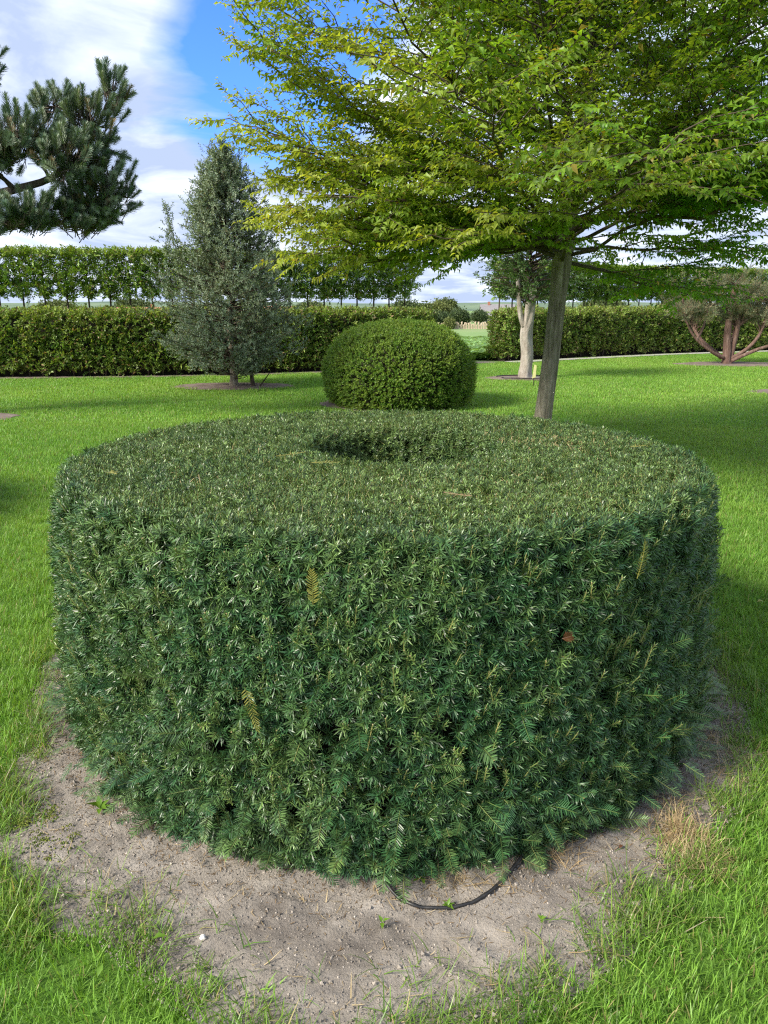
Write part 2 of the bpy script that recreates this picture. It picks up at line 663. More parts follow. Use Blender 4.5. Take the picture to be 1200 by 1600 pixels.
M['darkleaf'] = leaf_mat('dark_leaf', (0.035, 0.085, 0.018), (0.085, 0.14, 0.03), trans=0.25, rough=0.42, vary=0.4)
M['crop'] = leaf_mat('crop_leaf', (0.13, 0.27, 0.07), (0.28, 0.42, 0.14), trans=0.3, rough=0.5, vary=0.35)
M['fartree'] = leaf_mat('far_leaf', (0.050, 0.085, 0.030), (0.16, 0.19, 0.055), trans=0.2, rough=0.6, vary=0.4)
M['weed'] = leaf_mat('weed_leaf', (0.20, 0.38, 0.04), (0.27, 0.44, 0.06), trans=0.35, rough=0.4, vary=0.3)
M['litter'] = leaf_mat('fallen_needle', (0.10, 0.065, 0.035), (0.24, 0.16, 0.08), trans=0, rough=0.8, vary=0.3)
M['moss'] = leaf_mat('moss', (0.10, 0.14, 0.02), (0.20, 0.22, 0.04), trans=0.1, rough=0.9, vary=0.4)
M['hose'] = surf_mat('hose', [(0.35, (0.013, 0.013, 0.014)), (0.55, (0.03, 0.028, 0.026)), (0.75, (0.10, 0.085, 0.07))], (40, 40, 40), bump=0.1, bdist=0.001, rough=0.42, spec=0.5)
M['stone_white'] = surf_mat('stone_white', [(0.3, (0.60, 0.58, 0.54)), (0.7, (0.78, 0.76, 0.72))], (90, 90, 90), bump=0.3, bdist=0.002)
M['stone'] = surf_mat('stone', [(0.3, (0.30, 0.25, 0.20)), (0.7, (0.48, 0.42, 0.35))], (90, 90, 90), bump=0.5, bdist=0.003)
M['wall'] = surf_mat('pale_wall', [(0.3, (0.50, 0.46, 0.40)), (0.7, (0.62, 0.58, 0.51))], (1, 1, 1), bump=0.2)
M['roof_grey'] = surf_mat('grey_roof', [(0.3, (0.20, 0.19, 0.20)), (0.7, (0.30, 0.28, 0.29))], (1, 1, 6), bump=0.4)
M['roof_red'] = surf_mat('red_roof', [(0.3, (0.32, 0.13, 0.09)), (0.7, (0.45, 0.21, 0.15))], (1, 1, 6), bump=0.4)
M['window'] = surf_mat('window_pane', [(0.3, (0.03, 0.035, 0.04)), (0.7, (0.06, 0.065, 0.07))], (1, 1, 1), bump=0, rough=0.1, spec=0.5)
M['reed'] = surf_mat('reed', [(0.3, (0.38, 0.29, 0.20)), (0.7, (0.58, 0.48, 0.36))], (3, 3, 1), bump=0.3)
M['hill'] = surf_mat('wooded_hill', [(0.35, (0.10, 0.15, 0.10)), (0.65, (0.19, 0.25, 0.15))], (0.02, 0.02, 0.05), bump=0.6, bdist=4)
M['tag'] = surf_mat('plastic_tag', [(0.3, (0.62, 0.58, 0.25)), (0.7, (0.70, 0.66, 0.32))], (9, 9, 9), bump=0, rough=0.5)
M['rope'] = surf_mat('rope', [(0.3, (0.03, 0.03, 0.03)), (0.7, (0.05, 0.05, 0.05))], (90, 90, 90), bump=0.3)

# ------------------------------------------------------------------ the setting
LEFT_HEDGE = np.array([(-13.2, 17.7), (-8.9, 17.95), (-5.3, 18.4), (-1.9, 19.5), (1.25, 21.4)])
RIGHT_HEDGE = np.array([(3.62, 23.3), (5.9, 24.75), (9.75, 27.1), (14.2, 29.1), (17.5, 30.4)])


def ground_z(x, y):
    """flat garden; the fields beyond fall away gently"""
    edge = 24.0 + 0.28 * np.clip(x, -14, 20)
    d = np.maximum(0, y - edge - 3)
    return -4.2 * (1 - np.exp(-d / 105.0)) - 0.012


def grid_sheet(name, xs, ys, zf, mat, kind='structure'):
    X, Y = np.meshgrid(xs, ys)
    v = np.stack([X, Y, zf(X, Y)], -1).reshape(-1, 3)
    nx = len(xs)
    f = [(j * nx + i, j * nx + i + 1, (j + 1) * nx + i + 1, (j + 1) * nx + i) for j in range(len(ys) - 1) for i in range(nx - 1)]
    return tag(mesh_obj(name, v, f, mat), kind=kind)


def strip(name, line, w0, w1, z, mat, kind='structure', edge=0.03, th=0.0, r=None):
    """ribbon along a line, between offsets w0 and w1 to its right-hand (camera) side"""
    p = spline([(a[0], a[1], 0) for a in line], 80)
    t = unit(np.gradient(p, axis=0))
    nn = np.stack([t[:, 1], -t[:, 0], t[:, 2] * 0], -1)
    j0 = (fbm(p * 1.9 + 3) - .5)[:, None] * edge * 2
    a = p + nn * (w0 + 0)
    b = p + nn * (w1 + j0)
    a[:, 2] = b[:, 2] = z
    v = np.concatenate([a, b])
    f = [(i, i + 80, i + 81, i + 1) for i in range(79)]
    return tag(mesh_obj(name, v, f, mat), kind=kind)


xs = np.concatenate([-np.geomspace(2500, 60, 14), np.linspace(-50, 60, 45), np.geomspace(70, 2500, 14)])
ys = np.concatenate([-np.geomspace(1500, 30, 8), np.linspace(-24, 60, 43), np.geomspace(66, 3000, 34)])
grid_sheet('field', xs, ys, lambda X, Y: ground_z(X, Y), M['field'])

# lawn: from behind the camera to the hedge lines
edge_pts = np.concatenate([spline([(a[0], a[1], 0) for a in LEFT_HEDGE], 30), spline([(a[0], a[1], 0) for a in RIGHT_HEDGE], 30)])
edge_pts[:, 1] -= 0.12
lawn_x = np.concatenate([[-24], edge_pts[:, 0], [26]])
lawn_y = np.concatenate([[17.3], edge_pts[:, 1], [33.5]])


def lawn_far(x):
    return np.interp(x, lawn_x, lawn_y)


n_ = len(lawn_x)
v = np.concatenate([p3(lawn_x, np.full(n_, -14.0)), p3(lawn_x, lawn_y)])
tag(mesh_obj('lawn', v, [(i, i + 1, n_ + i + 1, n_ + i) for i in range(n_ - 1)], M['lawn']), kind='structure')

# bare soil round the clipped ring
CX, CY = 0.0, 3.22
edge_xy = np.array([(-1.18, 2.10), (-1.27, 2.43), (-1.33, 2.70), (-1.13, 1.92), (-0.92, 1.76), (-0.69, 1.69), (-0.45, 1.50), (-0.27, 1.38), (-0.10, 1.33), (0.06, 1.38),
                    (0.23, 1.44), (0.43, 1.54), (0.60, 1.66), (0.73, 1.79), (0.85, 1.91), (0.90, 2.06), (1.03, 2.14), (1.20, 2.30), (1.29, 2.45), (1.36, 2.70),
                    (1.50, 3.1), (1.52, 3.6), (1.2, 4.35), (0.5, 4.75), (-0.3, 4.78), (-1.1, 4.4), (-1.5, 3.7), (-1.47, 3.1)])
ea = np.arctan2(edge_xy[:, 1] - CY, edge_xy[:, 0] - CX)
er = np.hypot(edge_xy[:, 0] - CX, edge_xy[:, 1] - CY)
o_ = np.argsort(ea)
ea, er = ea[o_], er[o_]
ea = np.concatenate([ea[-1:] - 2 * math.pi, ea, ea[:1] + 2 * math.pi])
er = np.concatenate([er[-1:], er, er[:1]])


def soil_r(x, y):
    a = np.arctan2(y - CY, x - CX)
    return np.interp(a, ea, er) + (fbm(p3(np.cos(a) * 14, np.sin(a) * 14), 5) - .5) * 0.14


def soil_z(x, y):
    z = 0.012 + (fbm(p3(x * 5, y * 5), 11) - .5) * 0.026 + (fbm(p3(x * 28, y * 28), 12, 3) - .5) * 0.015 + (vnoise(p3(x * 95, y * 95), 13) - .5) * 0.005
    for (dx, dy, dw, dl, da, dh) in ((-0.13, 1.80, .05, .10, .5, .022), (-0.22, 1.83, .04, .07, .2, .018), (0.10, 1.63, .022, .13, -.75, .013), (0.16, 1.60, .02, .15, -.75, .012),
                                     (0.22, 1.57, .022, .12, -.8, .012), (0.13, 1.53, .018, .10, -.7, .010), (0.29, 1.62, .03, .10, -.75, .010), (-0.45, 1.98, .06, .09, .6, .014)):
        u = (x - dx) * math.cos(da) + (y - dy) * math.sin(da)
        w = -(x - dx) * math.sin(da) + (y - dy) * math.cos(da)
        q = (u / dl) ** 2 + (w / dw) ** 2
        z = z - dh * np.exp(-q) + dh * .55 * np.exp(-((np.sqrt(q) - 1.5) / .35) ** 2) * .6
    return np.maximum(z, 0.004)


NA, NR = 620, 105
a = np.linspace(-math.pi, math.pi, NA, endpoint=False)
t = np.concatenate([[0.0], np.linspace(0.52, 1.0, NR - 1)])
A, Tt = np.meshgrid(a, t)
rr_ = np.interp(A, ea, er) + 0.06 + (fbm(p3(np.cos(A) * 9, np.sin(A) * 9), 8) - .5) * 0.1
X, Y = CX + np.cos(A) * rr_ * Tt, CY + np.sin(A) * rr_ * Tt
Z = .003 + (soil_z(X, Y) - .003) * np.clip((1 - Tt) / .09, 0, 1)
Z[-1] = 0.002
v = np.stack([X, Y, Z], -1).reshape(-1, 3)
f = [(j * NA + i, j * NA + (i + 1) % NA, (j + 1) * NA + (i + 1) % NA, (j + 1) * NA + i) for j in range(NR - 1) for i in range(NA)]
tag(mesh_obj('soil_bed', v, f, M['soil']), kind='structure')


def round_bed(cx, cy_, rx, ry, seed):
    a = np.linspace(0, 2 * math.pi, 72, endpoint=False)
    k_ = 1 + (fbm(p3(np.cos(a) * 2.5 + seed, np.sin(a) * 2.5), seed) - .5) * .35
    ring = [(0.0, .03), (.55, .035), (.85, .025), (1.0, .006)]
    vv = [np.array([[cx, cy_, .04]])]
    for q, z in ring[1:]:
        rz = z + (fbm(p3(np.cos(a) * 9, np.sin(a) * 9, q * 4), seed) - .5) * .02 * (q < 1)
        vv.append(np.stack([cx + np.cos(a) * rx * k_ * q, cy_ + np.sin(a) * ry * k_ * q, np.maximum(rz, .005)], -1))
    f = [(0, 1 + i, 1 + (i + 1) % 72) for i in range(72)]
    for j in range(2):
        f += [(1 + j * 72 + i, 1 + (j + 1) * 72 + i, 1 + (j + 1) * 72 + (i + 1) % 72, 1 + j * 72 + (i + 1) % 72) for i in range(72)]
    BEDS.append((cx, cy_, rx * .97, ry * .97))
    return tag(mesh_obj('soil_bed', np.concatenate(vv), f, M['soil_far']), kind='structure')


BEDS = []
OAK = np.array([-3.06, 15.8, 0.0])
PALE = np.array([3.2, 17.65, 0.0])
JUN = np.array([9.62, 21.96, 0.0])
BOX = np.array([0.25, 13.0, 0.0])
PINE = np.array([-7.1, 11.4, 0.0])
round_bed(-3.06, 15.95, 1.25, 0.70, 3)
round_bed(3.15, 17.75, 0.80, 0.55, 4)
round_bed(9.8, 22.1, 1.65, 0.95, 5)
round_bed(0.12, 13.05, 1.20, 1.2, 6)
round_bed(-6.75, 11.3, 1.32, 0.75, 7)
round_bed(8.3, 14.85, 1.3, 0.6, 8)
strip('path', RIGHT_HEDGE + np.array([[-.3, -.1]] * 5), 0.35, 0.85, 0.03, M['path'])
strip('soil_strip', LEFT_HEDGE, -0.3, 0.42, 0.012, M['soil_far'])
strip('soil_strip', np.array([(1.0, 21.3), (2.0, 22.2), (3.2, 23.0)]), -.25, .35, 0.012, M['soil_far'])
strip('soil_strip', RIGHT_HEDGE, -.35, .33, 0.010, M['soil_far'])

# ------------------------------------------------------------------ grass
def in_soil(x, y, grow=0.0):
    return np.hypot(x - CX, y - CY) < soil_r(x, y) + grow


def in_beds(x, y):
    m_ = np.zeros(len(x), bool)
    for (bx, by, brx, bry) in BEDS:
        m_ |= ((x - bx) / brx) ** 2 + ((y - by) / bry) ** 2 < 1
    return m_


def tuft(r, n, foot, l0, l1, w, lean, curve):
    t = Twig()
    for _ in range(n):
        p = np.array([r.normal(0, foot), r.normal(0, foot), -0.004])
        az = r.uniform(0, 2 * math.pi)
        le = abs(r.normal(0, lean))
        d = np.array([math.cos(az) * le, math.sin(az) * le, 1])
        t.blade(p, d, (-math.cos(az + r.normal(0, .5)), -math.sin(az), .2), r.uniform(l0, l1), w * r.uniform(.7, 1.3), abs(r.normal(0, curve)), r.uniform(0, 1))
    return t


def tile(r, n, half, l0, l1, w, lean, curve):
    t = Twig()
    for _ in range(n):
        p = np.array([r.uniform(-half, half), r.uniform(-half, half), -0.004])
        az = r.uniform(0, 2 * math.pi)
        le = abs(r.normal(0, lean))
        d = np.array([math.cos(az) * le, math.sin(az) * le, 1])
        t.blade(p, d, (-math.cos(az), -math.sin(az), .2), r.uniform(l0, l1), w * r.uniform(.7, 1.3), abs(r.normal(0, curve)), r.uniform(0, 1))
    return t


def spin(r, n):
    return np.stack([r.normal(0, .06, n), r.normal(0, .06, n), r.uniform(0, 2 * math.pi, n)], -1)


def lawn_tint(x, y):
    q = fbm(p3(x * 0.55, y * 0.55), 21) * .7 + fbm(p3(x * 3.2, y * 3.2), 22) * .5 - .1
    return np.clip((q - .25) * 1.6, 0, 1)


gr = np.random.default_rng(31)
# near: single tufts
n = 30000
x = gr.uniform(-4.2, 4.2, n)
y = gr.uniform(0.9, 6.2, n)
ok = ~in_soil(x, y, gr.normal(0.02, .035, n)) & (np.abs(x) < 0.75 * y + 0.7)
ok &= ~(np.hypot(x - CX, y - CY) < 1.25)
x, y = x[ok], y[ok]
tufts = [tuft(gr, 28, .028, .024, .056, .0027, .55, .35) for _ in range(6)]
scatter('grass', tufts, p3(x, y, .004), spin(gr, len(x)), gr.uniform(.7, 1.25, len(x)), [M['grass']], tint=lawn_tint(x, y) * .8 + gr.uniform(0, .2, len(x)), r=gr)
# ragged long grass where the lawn meets the bare soil
n = 1250
a = gr.uniform(-math.pi, math.pi, n)
rad = np.interp(a, ea, er) + gr.normal(.05, .075, n)
x, y = CX + np.cos(a) * rad, CY + np.sin(a) * rad
ok = in_soil(x, y, .16) & ~in_soil(x, y, -.03) & (fbm(p3(x * 4, y * 4), 41) > .40)
x, y = x[ok], y[ok]
tufts = [tuft(gr, 22, .022, .04, .115, .0029, .85, .6) for _ in range(5)]
scatter('grass', tufts, p3(x, y, .004), spin(gr, len(x)), gr.uniform(.6, 1.15, len(x)), [M['long_grass']], tint=gr.uniform(0, 1, len(x)), r=gr)
# sparse blades creeping on to the soil
n = 420
a = gr.uniform(-math.pi, .1, n)
rad = np.interp(a, ea, er) - np.abs(gr.normal(0, .09, n))
x, y = CX + np.cos(a) * rad, CY + np.sin(a) * rad
ok = np.hypot(x - CX, y - CY) > 1.42
x, y = x[ok], y[ok]
tufts = [tuft(gr, 3, .012, .03, .11, .0028, 1.0, .6) for _ in range(5)]
scatter('grass', tufts, p3(x, y, soil_z(x, y)), spin(gr, len(x)), gr.uniform(.5, 1.1, len(x)), [M['long_grass']], tint=gr.uniform(0, 1, len(x)), r=gr)
# middle and far lawn: mown tiles
def lawn_tiles(y0, y1, step, half, nb, l0, l1, w, seed):
    r = np.random.default_rng(seed)
    gx, gy = np.meshgrid(np.arange(-19, 21, step), np.arange(y0, y1, step))
    x, y = gx.ravel(), gy.ravel()
    x = x + r.uniform(-.3, .3, len(x)) * step
    y = y + r.uniform(-.3, .3, len(y)) * step
    ok = (np.abs(x) < 0.72 * y + 1.5) & (y < lawn_far(x) - .22) & ~in_beds(x, y) & ~((np.abs(x) < 0.74 * y + .4) & (y < 6.0) & (np.abs(x) < 4.0))
    x, y = x[ok], y[ok]
    ts = [tile(r, nb, half, l0, l1, w, .45, .35) for _ in range(5)]
    scatter('grass', ts, p3(x, y), spin(r, len(x)) * np.array([.4, .4, 1]), r.uniform(.85, 1.15, len(x)), [M['grass']], tint=lawn_tint(x, y) * .85 + r.uniform(0, .15, len(x)), r=r)


lawn_tiles(3.0, 11.0, .16, .13, 150, .03, .062, .0042, 51)
lawn_tiles(11.0, 31.0, .27, .20, 150, .03, .06, .0075, 52)

# ------------------------------------------------------------------ the clipped yew ring
PROF = np.array([(1.325, 0.01), (1.332, 0.10), (1.332, 0.35), (1.322, 0.6), (1.314, 0.80), (1.305, 0.93), (1.28, 0.988), (1.22, 1.004),
                 (0.95, 1.004), (0.60, 1.004), (0.46, .998), (0.425, .965), (0.405, 0.86), (0.39, 0.66), (0.37, 0.5), (0.2, 0.44), (0.0, 0.42)])


def lathe_sample(r, n, prof, lo=0.0, hi=1.0):
    """random points on a lathe surface, even by area, with outward normals"""
    d = np.diff(prof, axis=0)
    ln = np.hypot(d[:, 0], d[:, 1])
    s = np.concatenate([[0], np.cumsum(ln)])
    u = r.uniform(lo, hi, n * 3) * s[-1]
    i = np.clip(np.searchsorted(s, u) - 1, 0, len(ln) - 1)
    q = (u - s[i]) / ln[i]
    rad = prof[i, 0] + d[i, 0] * q
    z = prof[i, 1] + d[i, 1] * q
    keep = r.uniform(0, prof[:, 0].max(), n * 3) < rad
    nr, nz = d[i, 1] / ln[i], -d[i, 0] / ln[i]
    # soften the corner between two stretches of the profile
    rad, z, nr, nz = (w[keep][:n] for w in (rad, z, nr, nz))
    a = r.uniform(0, 2 * math.pi, len(rad))
    p = np.stack([np.cos(a) * rad, np.sin(a) * rad, z], -1)
    nn = np.stack([np.cos(a) * nr, np.sin(a) * nr, nz], -1)
    return p, nn


def lathe_mesh(prof, n, rough, seed, freq=3.0):
    a = np.linspace(0, 2 * math.pi, n, endpoint=False)
    v = np.concatenate([np.stack([np.cos(a) * p[0], np.sin(a) * p[0], np.full(n, p[1])], -1) for p in prof])
    v = v * (1 + (fbm(v * freq, seed) - .5)[:, None] * rough)
    v[:, 2] = np.maximum(v[:, 2], 0.02)
    f = [(j * n + i, j * n + (i + 1) % n, (j + 1) * n + (i + 1) % n, (j + 1) * n + i) for j in range(len(prof) - 1) for i in range(n)]
    return v, f


yr = np.random.default_rng(77)


def yew_shoot(r, ln, nn, nl, flat, w=0.0030, mat=0, bud=True):
    """flat: two ranks of needles; otherwise a star all round"""
    t = Twig()
    c = r.normal(0, .08, 2)
    zs = np.linspace(0, ln, 6)
    ax = lambda z: np.array([c[0] * z * z / ln, c[1] * z * z / ln, z])
    t.stem([ax(z) for z in zs], .0016, .0009, mat=1, rnd=r.uniform(.2, .8))
    for k in range(nn):
        q = (k + .5) / nn
        z = ln * (0.04 + .96 * q)
        L_ = nl * (0.72 + .5 * math.sin(math.pi * min(1, q * .8 + .2))) * r.uniform(.8, 1.12)
        if q > .85:
            L_ *= .72
        if flat:
            sd = 1 if k % 2 else -1
            d = np.array([sd * 1.0, r.normal(.12, .16), .55 + .75 * q ** 3 + r.normal(0, .1)])
            up = np.array([0, 1, 0.1])
        else:
            az = k * 2.4 + r.normal(0, .3)
            d = np.array([math.cos(az), math.sin(az), .30 + 1.1 * q ** 2 + r.normal(0, .18)])
            up = np.array([-math.cos(az) * .4, -math.sin(az) * .4, 1])
        t.needle(ax(z), d, up, L_, w * r.uniform(.85, 1.15), r.normal(.08, .09), r.uniform(0, 1), mat)
    if bud and r.uniform() < .10:
        t.lump(ax(ln * 1.02), .0022, .5, 2)
    return t


def warp(p):
    """the hollow sits a little behind the middle of the drum"""
    q = np.clip((1.15 - np.hypot(p[:, 0], p[:, 1])) / .75, 0, 1)
    q = q * q * (3 - 2 * q)
    return p + q[:, None] * np.array([.11, .22, 0])


ring = empty('yew_hedge', (CX, CY, 0), 'large dark green yew drum clipped flat, with a round hollow in its top', 'topiary')
v, f = lathe_mesh(np.array([(max(p[0] - .105, .0) if p[0] > .5 else p[0] + .10 if p[0] > .3 else p[0], max(p[1] - .09, .03)) for p in PROF]), 120, .05, 3)
mesh_obj('branches', warp(v) + np.array([CX, CY, 0]), f, M['twig_mass'], ring)

stars = [yew_shoot(yr, yr.uniform(.016, .042), yr.integers(16, 25), .026, False, .0029) for _ in range(8)]
flats = [yew_shoot(yr, yr.uniform(.07, .12), 32, .0265, True, .0031) for _ in range(5)]
shorts = [yew_shoot(yr, yr.uniform(.03, .05), 22, .019, False, .0028) for _ in range(6)]


def relief(p, amp=.045):
    return (fbm(p * 4.2, 61, 3) - .5) * amp + (fbm(p * 13, 62, 2) - .5) * amp * .9


# side
P, Nn = lathe_sample(yr, 40000, PROF, 0.0, .395)
n = len(P)
depth = .020 + np.abs(yr.normal(0, .030, n))
P = P + Nn * (relief(P) - depth)[:, None]
D = Nn * .95 + UP * yr.normal(.38, .32, n)[:, None] + yr.normal(0, .30, (n, 3))
hole_ = fbm(P * 6.5, 63, 3)
keep = (hole_ > .325) | (P[:, 2] > .62)
keep |= yr.uniform(size=n) < .12
deep = (hole_ < .36) & keep
P = P - Nn * (deep * yr.uniform(0, .05, n))[:, None]
P, D, Nn = P[keep], D[keep], Nn[keep]
P = warp(P)
def front_skirt(p):
    """the foot of the drum bulges a little where its lowest branches lean out at the front"""
    q = np.exp(-((np.arctan2(p[:, 1], p[:, 0]) + math.pi / 2) / .55) ** 2) * np.clip((.38 - p[:, 2]) / .38, 0, 1) * .045
    return p + unit(p * np.array([1, 1, 0])) * q[:, None]


P = front_skirt(P)
P[:, 2] = np.maximum(P[:, 2], .03)
n = len(P)
tw = stars + flats
vid = np.where((yr.uniform(size=n) < .97) | (P[:, 2] > .55), yr.integers(0, 8, n), yr.integers(8, 13, n))
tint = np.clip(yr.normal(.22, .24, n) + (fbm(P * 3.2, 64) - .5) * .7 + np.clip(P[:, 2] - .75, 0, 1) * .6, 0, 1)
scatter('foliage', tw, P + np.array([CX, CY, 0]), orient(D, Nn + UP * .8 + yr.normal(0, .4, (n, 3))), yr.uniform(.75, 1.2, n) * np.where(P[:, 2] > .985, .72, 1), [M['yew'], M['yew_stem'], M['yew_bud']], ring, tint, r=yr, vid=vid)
# top and the hollow
P, Nn = lathe_sample(yr, 36000, PROF, .375, 1.0)
n = len(P)
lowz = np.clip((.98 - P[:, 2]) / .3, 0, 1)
WP = warp(P) - P
P = P + WP + Nn * (relief(P, .022) - .022 - np.abs(yr.normal(0, .014, n)))[:, None]
D = Nn * .9 + yr.normal(0, .55, (n, 3)) + UP * .15
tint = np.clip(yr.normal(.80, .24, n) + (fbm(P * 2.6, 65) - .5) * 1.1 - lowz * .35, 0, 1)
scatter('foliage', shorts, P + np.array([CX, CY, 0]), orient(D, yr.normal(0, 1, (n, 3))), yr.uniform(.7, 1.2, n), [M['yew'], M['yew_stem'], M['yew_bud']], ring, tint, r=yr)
# drooping sprays at the foot
n = 520
a = yr.uniform(0, 2 * math.pi, n)
z = yr.uniform(.05, .26, n)
rad = 1.315 - z * .02 + yr.normal(0, .03, n)
P = front_skirt(np.stack([np.cos(a) * rad, np.sin(a) * rad, z], -1))
out_ = np.stack([np.cos(a), np.sin(a), a * 0], -1)
D = out_ * .8 + UP * yr.normal(-.15, .3, n)[:, None] + yr.normal(0, .4, (n, 3))
D[:, 2] = np.maximum(D[:, 2], -z * 3.5)
scatter('foliage', flats, P + np.array([CX, CY, 0]), orient(D, UP + out_ * .5), yr.uniform(.6, .95, n), [M['yew'], M['yew_stem'], M['yew_bud']], ring, np.clip(yr.normal(.2, .2, n), 0, 1), r=yr)
# upright young shoots with yellow-green stems, all over the sides
ups = []
for _ in range(6):
    t = Twig()
    ln = yr.uniform(.045, .085)
    t.stem([np.array([0, 0, z]) for z in np.linspace(0, ln, 4)], .0021, .0013, mat=1, rnd=.9)
    for k in range(22):
        q = (k + .5) / 22
        az = k * 2.4
        t.needle((0, 0, ln * q), (math.cos(az), math.sin(az), .8 + .7 * q), (-math.cos(az) * .5, -math.sin(az) * .5, 1), .021 * yr.uniform(.8, 1.1) * (1 if q < .8 else .7), .0026, yr.normal(.05, .07), yr.uniform(.3, 1))
    if yr.uniform() < .5:
        t.lump((0, 0, ln * 1.02), .0028, .5, 2)
    ups.append(t)
P, Nn = lathe_sample(yr, 2600, PROF, 0.02, .36)
n = len(P)
P = P + Nn * (relief(P) - .022 + yr.normal(0, .01, n))[:, None]
P[:, 2] = np.maximum(P[:, 2] - .03, .04)
D = UP + Nn * yr.uniform(.1, .55, n)[:, None] + yr.normal(0, .18, (n, 3))
scatter('foliage', ups, P + np.array([CX, CY, 0]), orient(D, Nn), yr.uniform(.8, 1.15, n), [M['yew'], M['yew_stem'], M['yew_bud']], ring, np.clip(yr.normal(.75, .2, n), 0, 1), r=yr)
# cut twig ends on the top, thickest on a thin brownish patch right of the hollow
n1, n2 = 1500, 650
a = yr.uniform(0, 2 * math.pi, n1)
q = np.sqrt(yr.uniform(.16, 1.5, n1))
P = np.concatenate([p3(np.cos(a) * q, np.sin(a) * q, .985), p3(yr.normal(.78, .17, n2), yr.normal(.28, .15, n2), .99)])
P = P[np.hypot(P[:, 0], P[:, 1]) < 1.22]
P = P[np.hypot(P[:, 0] - .11, P[:, 1] - .22) > .44]
n = len(P)
P[:, 2] += relief(P, .022) + .004
t = []
for _ in range(4):
    w_ = Twig()
    w_.stem([np.array([0, 0, z]) for z in (-.01, .006, yr.uniform(.014, .028))], .0018, .0013, mat=0, rnd=yr.uniform(0, 1), n=4)
    t.append(w_)
scatter('cut_twigs', t, P + np.array([CX, CY, 0]), orient(UP + yr.normal(0, .7, (n, 3)), yr.normal(0, 1, (n, 3))), yr.uniform(.7, 1.3, n), [M['yew_bud']], ring, yr.uniform(0, 1, n), r=yr)
# inner stems that show under the skirt
for k in range(14):
    a = -math.pi / 2 + (k - 6.5) * .2
    b_ = np.array([CX + math.cos(a) * 1.08, CY + math.sin(a) * 1.08, 0.0])
    tp = np.array([CX + math.cos(a + .1) * 1.16, CY + math.sin(a + .1) * 1.16, .5])
    v, f = tube(bend(b_, tp, 6, 0, .012, yr), np.linspace(.016, .008, 6), 6)
    mesh_obj('stem', v, f, M['bark_dark'], ring)


def sprig(name, p, d, up, ln, mat, parent, nn=30, nl=.022, flat=True):
    t = yew_shoot(yr, ln, nn, nl, flat, .0030, 0, False)
    v = np.array(t.v) * np.array([.85, .8, 1])
    d = unit(d)
    y = unit(np.asarray(up, float) - d * (np.asarray(up, float) @ d))
    x = np.cross(y, d)
    v = v @ np.stack([x, y, d]) + np.asarray(p)
    return mesh_obj(name, v, t.f, mat, parent, smooth=False)


def on_side(az_deg, z, out=.03):
    a = R(az_deg)
    rad = np.interp(z, PROF[:8, 1], PROF[:8, 0]) + out
    return np.array([CX + math.cos(a) * rad, CY + math.sin(a) * rad, z]), np.array([math.cos(a), math.sin(a), 0])


for (az, z, dx, dz, ln, mk, nm, lab) in ((-106.5, .585, .35, -1, .13, 'yellow_needle', 'faded_sprig', 'pale yellow sprig hanging'), (-57, .84, .12, 1, .12, 'yellow_needle', 'faded_sprig', 'pale yellow sprig'),
                                         (-98, .84, .05, 1, .10, 'yellow_needle', 'faded_sprig', None), (-68.5, .71, .6, .3, .024, 'brown_needle', 'withered_sprig', 'withered brown sprig')):
    p, nn_ = on_side(az, z)
    sprig(nm, p, np.array([dx, 0, dz]) + nn_ * .15, nn_, ln, M[mk], ring)

# a second drum stands to the left, and its shadow falls on the lawn in view
ring2 = ring.copy()
col.objects.link(ring2)
ring2.location = (-5.25, 5.35, 0)
ring2['label'] = 'second clipped yew drum of the same kind, standing on the lawn left of the first'
for ch in list(ring.children):
    if ch.name.split('.')[0] in ('branches', 'foliage'):
        c = ch.copy()
        c.parent = ring2
        col.objects.link(c)

# ------------------------------------------------------------------ leafy twigs for the other plants
def leafy(r, ln, nl, l0, l1, asp, flat=True, droop=.15, stem_r=.0016, angle=.9, fold=.22, hang=0.0):
    t = Twig()
    zs = np.linspace(0, ln, 5)
    c = r.normal(0, .10, 2)
    ax = lambda z: np.array([c[0] * z * z / ln, c[1] * z * z / ln - hang * z * z / ln, z])
    t.stem([ax(z) for z in zs], stem_r, stem_r * .5, mat=1, rnd=.5)
    for k in range(nl):
        q = (k + .6) / nl
        L_ = r.uniform(l0, l1) * (1.0 if q < .85 else .75)
        if flat:
            sd = 1 if k % 2 else -1
            d = np.array([sd * angle, r.normal(-.12, .25), .7 + r.normal(0, .2)])
            up = np.array([r.normal(0, .35), 1, r.normal(.1, .3)])
        else:
            az = k * 2.4 + r.normal(0, .4)
            d = np.array([math.cos(az) * angle, math.sin(az) * angle, .6 + r.normal(0, .25)])
            up = np.array([-math.cos(az) * .5 + r.normal(0, .3), -math.sin(az) * .5 + r.normal(0, .3), 1])
        if q > .9:
            d = d * .3 + np.array([0, 0, 1])
        t.leaf(ax(ln * q), d, up, L_, L_ * asp, fold, droop * r.uniform(.3, 1.7), r.uniform(0, 1))
    return t


